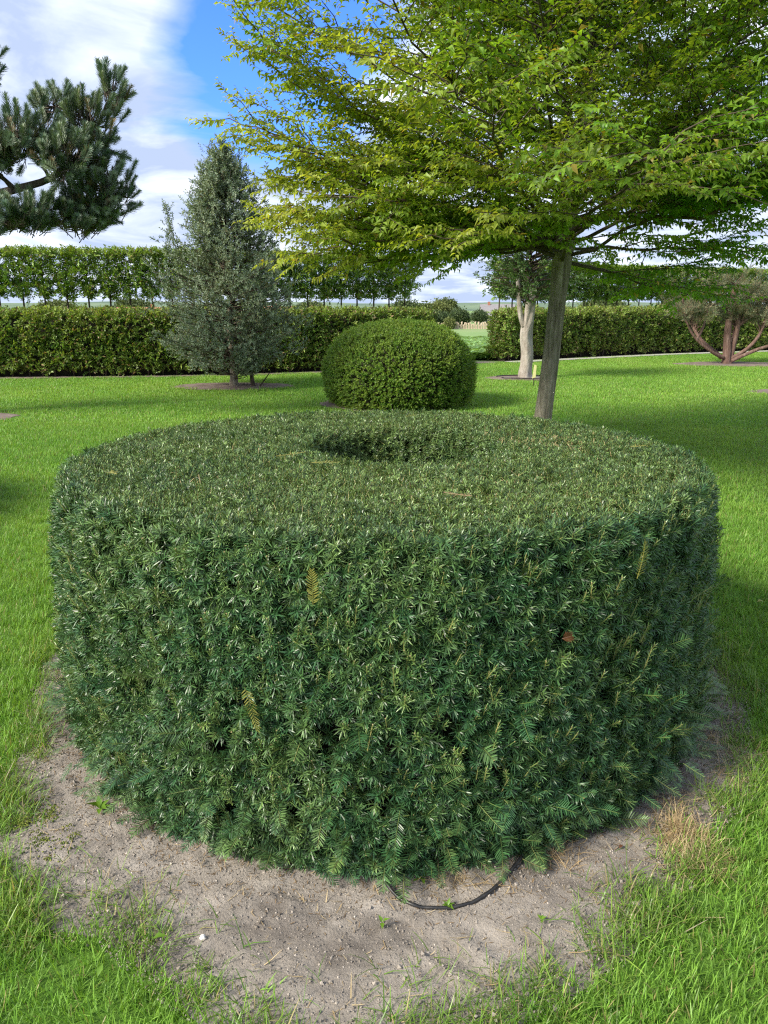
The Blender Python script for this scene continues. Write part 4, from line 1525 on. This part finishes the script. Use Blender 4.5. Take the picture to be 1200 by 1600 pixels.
# ------------------------------------------------------------------ red-stemmed juniper on the right
jr = np.random.default_rng(808)
jun = empty('juniper_tree', JUN, 'old juniper with reddish many-forked stems spreading under wispy grey-green sprays', 'tree')
arms = [([(0, 0, -.05), (-.02, 0, .35), (-.05, .02, .9), (-.02, .05, 1.6), (.02, 0, 2.2)], .17, .09), ([(.06, -.02, 0), (.12, 0, .4), (.20, 0, 1.0), (.22, .05, 1.8)], .11, .06),
        ([(.1, -.05, .18), (.55, -.1, .5), (.85, -.1, 1.0), (.95, 0, 1.7)], .075, .04), ([(.1, -.08, .12), (.7, -.2, .42), (1.5, -.25, .72), (2.2, -.2, 1.3)], .07, .04),
        ([(-.1, -.05, .18), (-.55, -.2, .38), (-1.05, -.25, .75), (-1.35, -.25, 1.25), (-1.50, -.2, 1.9)], .06, .03), ([(-1.0, -.25, .72), (-.85, -.2, 1.0), (-.72, -.15, 1.6), (-.6, -.1, 2.0)], .05, .025),
        ([(.05, .15, .2), (.4, .7, .6), (.7, 1.2, 1.3)], .09, .04), ([(-.1, .12, .2), (-.5, .8, .7), (-.8, 1.2, 1.4)], .08, .04), ([(.25, 0, 1.1), (.55, -.05, 1.35), (.75, 0, 1.75)], .07, .04)]
ends = []
for pts, r0, r1 in arms:
    pl = spline([JUN + np.array(p) for p in pts], 18)
    v, f = tube(pl, np.linspace(r0, r1, 18) * .78, 12, True, .25, int(r0 * 1000))
    mesh_obj('limb' if r0 < .2 else 'trunk', v, f, M['bark_red'], jun)
    ends.append(pl)
sp_p, sp_d = [], []
bag = Bag()
for pl in ends:
    for _ in range(34):
        u = jr.uniform(.62, 1)
        j = int(u * 17)
        e0 = pl[j] + unit(jr.normal(0, 1, 3)) * jr.uniform(.2, .75) * np.array([1, .8, .55]) + UP * jr.uniform(.1, .35)
        e0[2] = np.clip(e0[2], 1.42, 2.75)
        q = bend(pl[j], e0, 5, .04, .03, jr)
        v, f = tube(q, np.linspace(.012, .004, 5), 4, False)
        bag.add(v, f)
        for uu in np.linspace(.45, 1, 5):
            sp_p.append(np.array([np.interp(uu, np.linspace(0, 1, 5), q[:, w]) for w in range(3)]) + jr.normal(0, .05, 3))
            sp_d.append(unit(e0 - pl[j]) + UP * .3 + jr.normal(0, .5, 3))
mesh_obj('branches', bag.V(), bag.f, M['bark_red'], jun, kind='stuff')
sp_p = np.array(sp_p)
n = len(sp_p)


def wisp(r):
    t = Twig()
    for k_ in range(7):
        az = k_ * 2.4
        d = np.array([math.cos(az) * .5, math.sin(az) * .5, 1])
        p = np.array([0, 0, .02 * k_])
        for q in range(7):
            s_ = 1 if q % 2 else -1
            t.needle(p + unit(d) * .018 * q, d + np.array([s_ * .6, r.normal(0, .4), 0]), (0, 1, .3), .035, .008, .1, r.uniform(0, 1))
    return t


scatter('crown', [wisp(jr) for _ in range(4)], sp_p, orient(np.array(sp_d), jr.normal(0, 1, (n, 3))), jr.uniform(.8, 1.5, n), [M['juniper'], M['bark_red']], jun, np.clip(jr.normal(.45, .25, n), 0, 1), r=jr)
v, f = tube([(11.4, 21.75, 0.02), (11.4, 21.75, .92)], .012, 6)
tag(mesh_obj('prop_stake', v, f, M['rope']), 'thin dark stake propping the long right arm of the red-stemmed juniper', 'stake')

# ------------------------------------------------------------------ the fields beyond
fr_ = np.random.default_rng(909)
n = 22000
y = 24 + 60 * fr_.uniform(0, 1, n) ** 1.5
x = y * fr_.uniform(-.06, .40, n)
edge_y = np.interp(x, np.r_[-3, 1.2, 3.1, RIGHT_HEDGE[1:, 0], 40], np.r_[21, 22.4, 23.6, RIGHT_HEDGE[1:, 1] + 2.2, 45])
ok = y > edge_y + .3
x, y = x[ok], y[ok]
tw = []
for _ in range(4):
    t_ = Twig()
    for k_ in range(9):
        az = k_ * 2.4
        t_.leaf((0, 0, .02), (math.cos(az) * .9, math.sin(az) * .9, fr_.uniform(.5, 1.1)), (-math.cos(az) * .5, -math.sin(az) * .5, 1), fr_.uniform(.22, .34), .15, .12, .35, fr_.uniform(0, 1))
    tw.append(t_)
tag(scatter('crop', tw, p3(x, y, ground_z(x, y)), spin(fr_, len(x)), fr_.uniform(.8, 1.5, len(x)), [M['crop']], None, fr_.uniform(0, 1, len(x)), r=fr_), kind='stuff')

far_tw = []
for _ in range(4):
    t_ = Twig()
    for k_ in range(16):
        o = fr_.normal(0, .30, 3)
        t_.leaf(o, fr_.normal(0, 1, 3), fr_.normal(0, 1, 3) + UP, .34, .22, .2, .2, fr_.uniform(0, 1))
    far_tw.append(t_)


def far_tree(x, y, h, w, tint, label, name='round_tree', cat='tree', trunk=.22, group='trees far off beyond the field'):
    gz = float(ground_z(np.array(x), np.array(y)))
    root = empty(name, (x, y, gz), label, cat, group)
    if trunk:
        v, f = tube(bend((x, y, gz - .1), (x + .1, y, gz + h * .6), 5, 0, .03, fr_), np.linspace(.045 * h, .02 * h, 5), 8)
        mesh_obj('trunk', v, f, M['bark_dark'], root)
    cz = h * (1 + trunk) / 2
    rz = h * (1 - trunk) / 2
    m_ = int(90 * (w * rz * 2) ** .7)
    d = unit(fr_.normal(0, 1, (m_, 3)))
    rad = fr_.uniform(.25, 1, m_) ** .45
    lob = 1 + (fbm(d * 1.7 + x, 31, 2) - .5) * .7
    P = np.array([x, y, gz + cz]) + d * (rad * lob)[:, None] * np.array([w / 2, w / 2, rz])
    P[:, 2] = np.maximum(P[:, 2], gz + .3)
    scatter('crown', far_tw, P, orient(fr_.normal(0, 1, (m_, 3)), UP), fr_.uniform(.7, 1.4, m_) * min(1.6, max(.7, w / 5)), [M['fartree'], M['bark_dark']], root, np.clip(tint + fr_.normal(0, .12, m_), 0, 1), r=fr_)


far_tree(12.6, 186, 5.4, 5.0, .95, 'bright yellow-green tree far beyond the field, just right of the left hedge end')
far_tree(15.2, 196, 6.2, 6.0, .45, 'dull olive tree rising behind the yellow-green tree beyond the field')
far_tree(11.4, 172, 3.2, 5.0, .02, 'low blackish bush under the yellow-green tree beyond the field', 'dark_bush', 'bush', .0)
far_tree(17.0, 182, 3.6, 5.0, .10, 'low dark tree left of the round standard beyond the pale reeds', trunk=.1)
far_tree(18.6, 187, 3.3, 3.2, .2, 'small mid-green tree between two dark ones beyond the reeds', trunk=.1)
far_tree(20.6, 170, 3.5, 3.3, .05, 'dark round-headed little tree on a bare stem left of the grey-roofed house', trunk=.38)
far_tree(13.2, 160, 1.9, 2.0, .9, 'pale straw-coloured bush at the left end of the reed fence', 'pale_bush', 'bush', .0)
far_tree(3.9, 150, 4.6, 6.5, .2, 'dark tree showing over the left hedge end above the box dome')
far_tree(7.4, 165, 4.4, 6.0, .5, 'green tree showing between the hedge end and the yellow-green tree')
far_tree(-56.0, 178, 5.6, 8.0, .3, 'green tree seen under the stilted crowns, left of the red roofs')
far_tree(-78.0, 190, 5.4, 9.0, .55, 'yellowish tree seen under the stilted crowns near the left edge')
far_tree(-16.0, 175, 5.0, 7.0, .4, 'rounded tree seen under the stilted crowns right of the evergreen oak')
far_tree(44.0, 160, 5.2, 8.0, .4, 'rounded tree seen over the right hedge near the hornbeam trunk')
far_tree(66.0, 175, 5.5, 9.0, .5, 'yellowish tree seen over the right hedge under its stilted crowns')

# reed fence of single sheaves
root = empty('reed_fence', (19, 160, float(ground_z(np.array(19.), np.array(160.)))), 'low pale fence of upright reed sheaves across the far end of the field', 'fence')
proto_m = None
for i in range(58):
    x = 11.0 + i * .34 + fr_.normal(0, .04)
    y = 160 + .02 * i
    gz = float(ground_z(np.array(x), np.array(float(y))))
    if proto_m is None:
        a = np.linspace(0, 2 * math.pi, 7)[:-1]
        v = np.concatenate([np.stack([np.cos(a) * .15, np.sin(a) * .12, np.full(6, -.05)], -1), np.stack([np.cos(a) * .13, np.sin(a) * .10, np.full(6, .6)], -1), np.stack([np.cos(a) * .18, np.sin(a) * .12, np.full(6, 1.0 + .0)], -1) + fr_.normal(0, .04, (6, 3))])
        f = [(j * 6 + i_, j * 6 + (i_ + 1) % 6, (j + 1) * 6 + (i_ + 1) % 6, (j + 1) * 6 + i_) for j in range(2) for i_ in range(6)] + [tuple(range(12, 18))]
        proto_m = bpy.data.meshes.new('sheaf')
        proto_m.from_pydata(v.tolist(), [], f)
        proto_m.materials.append(M['reed'])
    o = bpy.data.objects.new('sheaf', proto_m)
    col.objects.link(o)
    o.parent = root
    o.location = Vector((x, y, gz)) - root.location
    o.scale = (1, 1, fr_.uniform(.85, 1.45))


def house(x, y, w, d, hw, hr_, wallm, roofm, label, nwin, chim=None, rot=0.0):
    gz = float(ground_z(np.array(float(x)), np.array(float(y))))
    root = empty('house', (x, y, gz), label, 'house', 'houses far off beyond the fields')
    root.rotation_euler.z = rot
    def part(nm, v, f, m, par=root):
        return mesh_obj(nm, np.array(v, float), f, m, par, False, world_coords=False)
    a, b = w / 2, d / 2
    part('wall', [(-a, -b, -.3), (a, -b, -.3), (a, b, -.3), (-a, b, -.3), (-a, -b, hw), (a, -b, hw), (a, b, hw), (-a, b, hw), (-a, 0, hw + hr_ - .08), (a, 0, hw + hr_ - .08)],
         [(0, 1, 5, 4), (2, 3, 7, 6), (1, 2, 6, 9, 5), (3, 0, 4, 8, 7)], wallm)
    e = .25
    t = .12
    rf = part('roof', [(-a - e, -b - e, hw - .15), (a + e, -b - e, hw - .15), (a + e, 0, hw + hr_), (-a - e, 0, hw + hr_), (a + e, b + e, hw - .15), (-a - e, b + e, hw - .15),
                       (-a - e, -b - e, hw - .15 + t), (a + e, -b - e, hw - .15 + t), (a + e, 0, hw + hr_ + t), (-a - e, 0, hw + hr_ + t), (a + e, b + e, hw - .15 + t), (-a - e, b + e, hw - .15 + t)],
              [(0, 1, 2, 3), (3, 2, 4, 5), (6, 9, 8, 7), (9, 11, 10, 8), (0, 6, 7, 1), (5, 4, 10, 11), (0, 3, 9, 6), (3, 5, 11, 9), (1, 7, 8, 2), (2, 8, 10, 4)], roofm)
    if chim is not None:
        c0 = hw + hr_
        cb = [(chim + i_ * .3, j_ * .3, c0 + k_) for k_ in (-.5, .75) for (i_, j_) in ((-1, -1), (1, -1), (1, 1), (-1, 1))]
        part('chimney', cb, [(0, 1, 5, 4), (1, 2, 6, 5), (2, 3, 7, 6), (3, 0, 4, 7), (4, 5, 6, 7)], M['roof_red'], rf)
    for i in range(nwin):
        wx = -a + w * (i + .5) / nwin
        fr = [(wx + i_ * .5, -b - k_, hw * .42 + j_ * .6) for k_ in (.0, .05) for (i_, j_) in ((-1, -1), (1, -1), (1, 1), (-1, 1))]
        wn = part('window', fr, [(4, 5, 6, 7), (0, 1, 5, 4), (1, 2, 6, 5), (2, 3, 7, 6), (3, 0, 4, 7)], M['stone_white'])
        part('pane', [(wx - .4, -b - .055, hw * .42 - .5), (wx + .4, -b - .055, hw * .42 - .5), (wx + .4, -b - .055, hw * .42 + .5), (wx - .4, -b - .055, hw * .42 + .5)], [(0, 1, 2, 3)], M['window'], wn)


house(29.2, 205, 8.5, 6, 2.3, 3.0, M['wall'], M['roof_grey'], 'pale house with a steep grey roof and a red chimney beside the right hedge end', 3, -2.2)
house(-52, 172, 11, 7, 2.2, 2.2, M['wall'], M['roof_red'], 'red-roofed house seen between hedge and stilted crowns, nearest the evergreen oak', 4, 2.0)
house(-66, 180, 9, 7, 2.0, 2.2, M['wall'], M['roof_red'], 'red-roofed house seen under the stilted crowns, farthest left', 3, None, .1)
house(-22, 178, 10, 7, 2.3, 2.4, M['wall'], M['roof_red'], 'red-roofed house seen under the stilted crowns, right of the evergreen oak', 4, -2.0)

xs = np.linspace(-1400, 1400, 120)
yb = 900 + 60 * np.sin(xs / 300)
hz = -4.2 + 7.0 + 4.5 * fbm(p3(xs * .006, xs * 0), 33) + 1.6 * fbm(p3(xs * .05, xs * 0), 34)
rows = [(0, 0), (60, .75), (140, 1.0), (400, .9), (700, 0)]
v = np.concatenate([np.stack([xs, yb + dy, -4.5 + (hz + 4.5) * k_], -1) for dy, k_ in rows])
f = [(j * 120 + i, j * 120 + i + 1, (j + 1) * 120 + i + 1, (j + 1) * 120 + i) for j in range(4) for i in range(119)]
tag(mesh_obj('hills', v, f, M['hill']), kind='structure')

# ------------------------------------------------------------------ small things on the soil
dr = np.random.default_rng(111)


def gz_(x, y):
    return float(soil_z(np.array([x]), np.array([y]))[0])


hp = spline([(-.03, 1.98, .045), (.0, 1.86, .03), (.06, 1.79, gz_(.06, 1.79) + .004), (.13, 1.77, gz_(.13, 1.77) + .004), (.20, 1.773, gz_(.2, 1.773) + .003), (.265, 1.80, gz_(.265, 1.8) + .006), (.33, 1.86, .02), (.42, 1.97, .03)], 48)
hp[:, 1] -= .022
hp[:, 2] = np.maximum(hp[:, 2] - .001, soil_z(hp[:, 0], hp[:, 1]) + .0035)
v, f = tube(hp, .0050 + .0003 * np.sin(np.arange(48) * 1.3), 12)
tag(mesh_obj('irrigation_hose', v, f, M['hose']), 'black irrigation hose curving out of the foot of the yew drum over the soil', 'hose')


def stone(x, y, r, mat, label):
    a = np.linspace(0, 2 * math.pi, 9)[:-1]
    rows_ = [(.75, -.4), (1.0, 0), (.8, .45), (.4, .7)]
    v = np.concatenate([np.stack([np.cos(a) * q * r, np.sin(a) * q * r * .8, np.full(8, z * r)], -1) for q, z in rows_]) * (1 + dr.normal(0, .12, (32, 1)))
    f = [(j * 8 + i, j * 8 + (i + 1) % 8, (j + 1) * 8 + (i + 1) % 8, (j + 1) * 8 + i) for j in range(3) for i in range(8)] + [tuple(range(24, 32))]
    v = v + np.array([x, y, gz_(x, y) + r * .3])
    return tag(mesh_obj('stone', v, f, mat, smooth=False), label, 'stone')


stone(-.47, 1.64, .009, M['stone_white'], 'small white stone on the bare soil near the tall grass at lower left')
stone(.69, 1.76, .013, M['stone'], 'pale brown stone lying where soil meets grass, right of the drum')
stone(-.455, 1.975, .008, M['stone'], 'little grey-brown stone close under the left skirt of the drum')
stone(-.13, 1.86, .009, M['stone'], 'tiny brown stone beside the dents in the soil')


def weed(x, y, n, ln, label):
    t_ = Twig()
    for k_ in range(n):
        az = k_ * 2.4 + dr.normal(0, .3)
        t_.leaf((0, 0, .006), (math.cos(az), math.sin(az), dr.uniform(.3, 1.6)), (-math.cos(az) * .4, -math.sin(az) * .4, 1), ln * dr.uniform(.45, 1.15), ln * dr.uniform(.35, .6), .15, .3, dr.uniform(0, 1))
    root = empty('weed', (x, y, gz_(x, y)), label, 'weed', 'little weeds growing on the bare soil')
    for k_ in range(n):
        v = np.array(t_.v[k_ * 5:k_ * 5 + 5]) + np.array([x, y, gz_(x, y)])
        mesh_obj('leaf', v, [(0, 3, 1), (0, 2, 3), (1, 3, 4), (3, 2, 4)], M['weed'], root)


weed(-.93, 2.18, 6, .045, 'bright green weed at the left foot of the drum')
weed(.11, 1.86, 5, .035, 'two-leaved light green weed inside the curve of the black hose')
weed(.60, 2.06, 6, .035, 'bright weed at the right foot of the yew drum')
weed(.175, 1.755, 6, .022, 'small star-shaped weed beside the middle of the black hose')
weed(.42, 1.70, 4, .022, 'tiny lone seedling on the open soil right of the hose')
weed(-.005, 1.69, 3, .025, 'tiny seedling on the pale soil left below the hose')


def fallen(x, y, ln, az, label, mat, z=None, tilt=.25):
    t_ = Twig()
    t_.leaf((0, 0, 0), (math.cos(az), math.sin(az), tilt), (0, 0, 1), ln, ln * .5, .2, .3, .6)
    zz_ = gz_(x, y) + .004 if z is None else z
    tag(mesh_obj('fallen_leaf', np.array(t_.v) + np.array([x, y, zz_]), t_.f, mat), label, 'leaf', 'fallen leaves lying about')


fallen(-.585, 1.60, .035, .3, 'green fallen leaf resting on the long grass at lower left', M['weed'], .055)
fallen(-.685, 1.49, .03, 1.4, 'yellow-green upright leaf in the grass near the lower left corner', M['weed'], .05, .8)
fallen(-1.115, 1.62, .05, 1.3, 'broad green leaf standing in the grass at the left edge', M['weed'], .05, 1.2)
fallen(.71, 1.98, .022, .8, 'reddish brown fallen leaf on the soil beside the dry grass', M['brown_needle'])
fallen(2.02, 3.9, .05, .2, 'pale fallen leaf on the lawn just right of the drum', M['yellow_needle'], .05)
fallen(2.35, 5.2, .06, 2.2, 'pale fallen leaf farther out on the lawn right of the drum', M['yellow_needle'], .05)
fallen(.62, 1.42, .022, 1.9, 'yellow-green leaf fallen in the grass by the bottom right', M['weed'], .055)

# cut yew clippings lying on the flat top
for (x, y, ln, az) in ((-.42, 2.95, .12, .5), (-.27, 2.82, .10, .2), (.27, 2.30, .09, 2.9), (-.93, 2.62, .07, 2.4), (1.02, 3.15, .07, .3), (.12, 4.05, .08, 1.0)):
    where = {-.42: 'left of the hollow', -.27: 'before the hollow', .27: 'near the front rim', -.93: 'near the left rim', 1.02: 'near the right rim', .12: 'behind the hollow'}[x]
    t_ = yew_shoot(yr, ln, 16, .022, True, .0032, 0, False)
    d = unit(np.array([math.cos(az), math.sin(az), .03]))
    yv = unit(UP - d * d[2])
    v = np.array(t_.v) @ np.stack([np.cross(yv, d), yv, d]) + np.array([x, y, 1.035])
    tag(mesh_obj('yew_clipping', v, t_.f, M['yellow_needle'] if az < 2.5 else M['straw'], smooth=False), 'yellowed yew clipping lying on the flat top of the drum ' + where, 'clipping', 'clippings left on the drum')

# dry grass, moss, crumbs, straw
t_ = [tuft(dr, 26, .022, .03, .085, .0018, 2.4, 1.3) for _ in range(4)]
n = 150
x = np.concatenate([dr.normal(.92, .045, 90), dr.normal(.50, .05, 22), dr.normal(1.22, .06, 30), dr.normal(.20, .05, 8)])
y = np.concatenate([dr.normal(2.02, .07, 90), dr.normal(2.0, .04, 22), dr.normal(2.55, .10, 30), dr.normal(1.88, .03, 8)])
tag(scatter('dry_grass', t_, p3(x, y, soil_z(x, y)), spin(dr, n), dr.uniform(.5, 1.1, n), [M['straw']], None, dr.uniform(0, 1, n), r=dr), kind='stuff')
t_ = []
for _ in range(3):
    q = Twig()
    for _k in range(26):
        q.lump((dr.normal(0, .014), dr.normal(0, .014), .002), .0035, dr.uniform(0, 1), 0, dr)
    t_.append(q)
x = np.concatenate([dr.normal(-1.13, .05, 24), dr.normal(-1.02, .05, 10)])
y = np.concatenate([dr.normal(2.14, .04, 24), dr.normal(2.02, .04, 10)])
tag(scatter('moss', t_, p3(x, y, soil_z(x, y)), spin(dr, 34), dr.uniform(.6, 1.3, 34), [M['moss']], None, dr.uniform(0, 1, 34), r=dr), kind='stuff')
n = 42000
a = dr.uniform(-math.pi, .1, n)
q = dr.uniform(.68, 1.05, n)
rad = np.interp(a, ea, er) * q
x, y = CX + np.cos(a) * rad, CY + np.sin(a) * rad
t_ = []
for _ in range(5):
    w_ = Twig()
    w_.lump((0, 0, 0), .0045, dr.uniform(0, 1), 0, dr)
    t_.append(w_)
tag(scatter('soil_crumbs', t_, p3(x, y, soil_z(x, y)), dr.uniform(0, 6, (n, 3)), np.clip(dr.lognormal(-.85, .5, n), .15, 2.0), [M['crumb']], None, np.clip(dr.normal(.45, .3, n), 0, 1), r=dr), kind='stuff')
n = 1700
a = dr.uniform(-math.pi, .1, n)
rad = np.interp(a, ea, er) * dr.uniform(.72, 1.02, n)
x, y = CX + np.cos(a) * rad, CY + np.sin(a) * rad
t_ = []
for _ in range(5):
    w_ = Twig()
    w_.blade((0, 0, 0), (0, 0, 1), (0, 1, 0), dr.uniform(.010, .038), .0016, dr.normal(0, .5), dr.uniform(0, 1))
    t_.append(w_)
D = np.stack([dr.normal(0, 1, n), dr.normal(0, 1, n), dr.normal(.03, .05, n)], -1)
tag(scatter('straw', t_, p3(x, y, soil_z(x, y) + .003), orient(D, UP), np.clip(dr.lognormal(-.3, .5, n), .25, 2), [M['straw']], None, dr.uniform(0, 1, n), r=dr), kind='stuff')

n = 5200
a = dr.uniform(-math.pi, .1, n)
rad = 1.20 + np.abs(dr.normal(0, .17, n))
rad = np.minimum(rad, np.interp(a, ea, er) + .02)
x, y = CX + np.cos(a) * rad, CY + np.sin(a) * rad
t_ = []
for _ in range(5):
    w_ = Twig()
    w_.needle((0, 0, 0), (0, 0, 1), (0, 1, 0), dr.uniform(.012, .026), .0024, dr.normal(0, .3), dr.uniform(0, 1))
    t_.append(w_)
D = np.stack([dr.normal(0, 1, n), dr.normal(0, 1, n), dr.normal(.03, .08, n)], -1)
tag(scatter('needle_litter', t_, p3(x, y, soil_z(x, y) + .002), orient(D, UP), dr.uniform(.7, 1.1, n), [M['litter']], None, dr.uniform(0, 1, n), r=dr), kind='stuff')
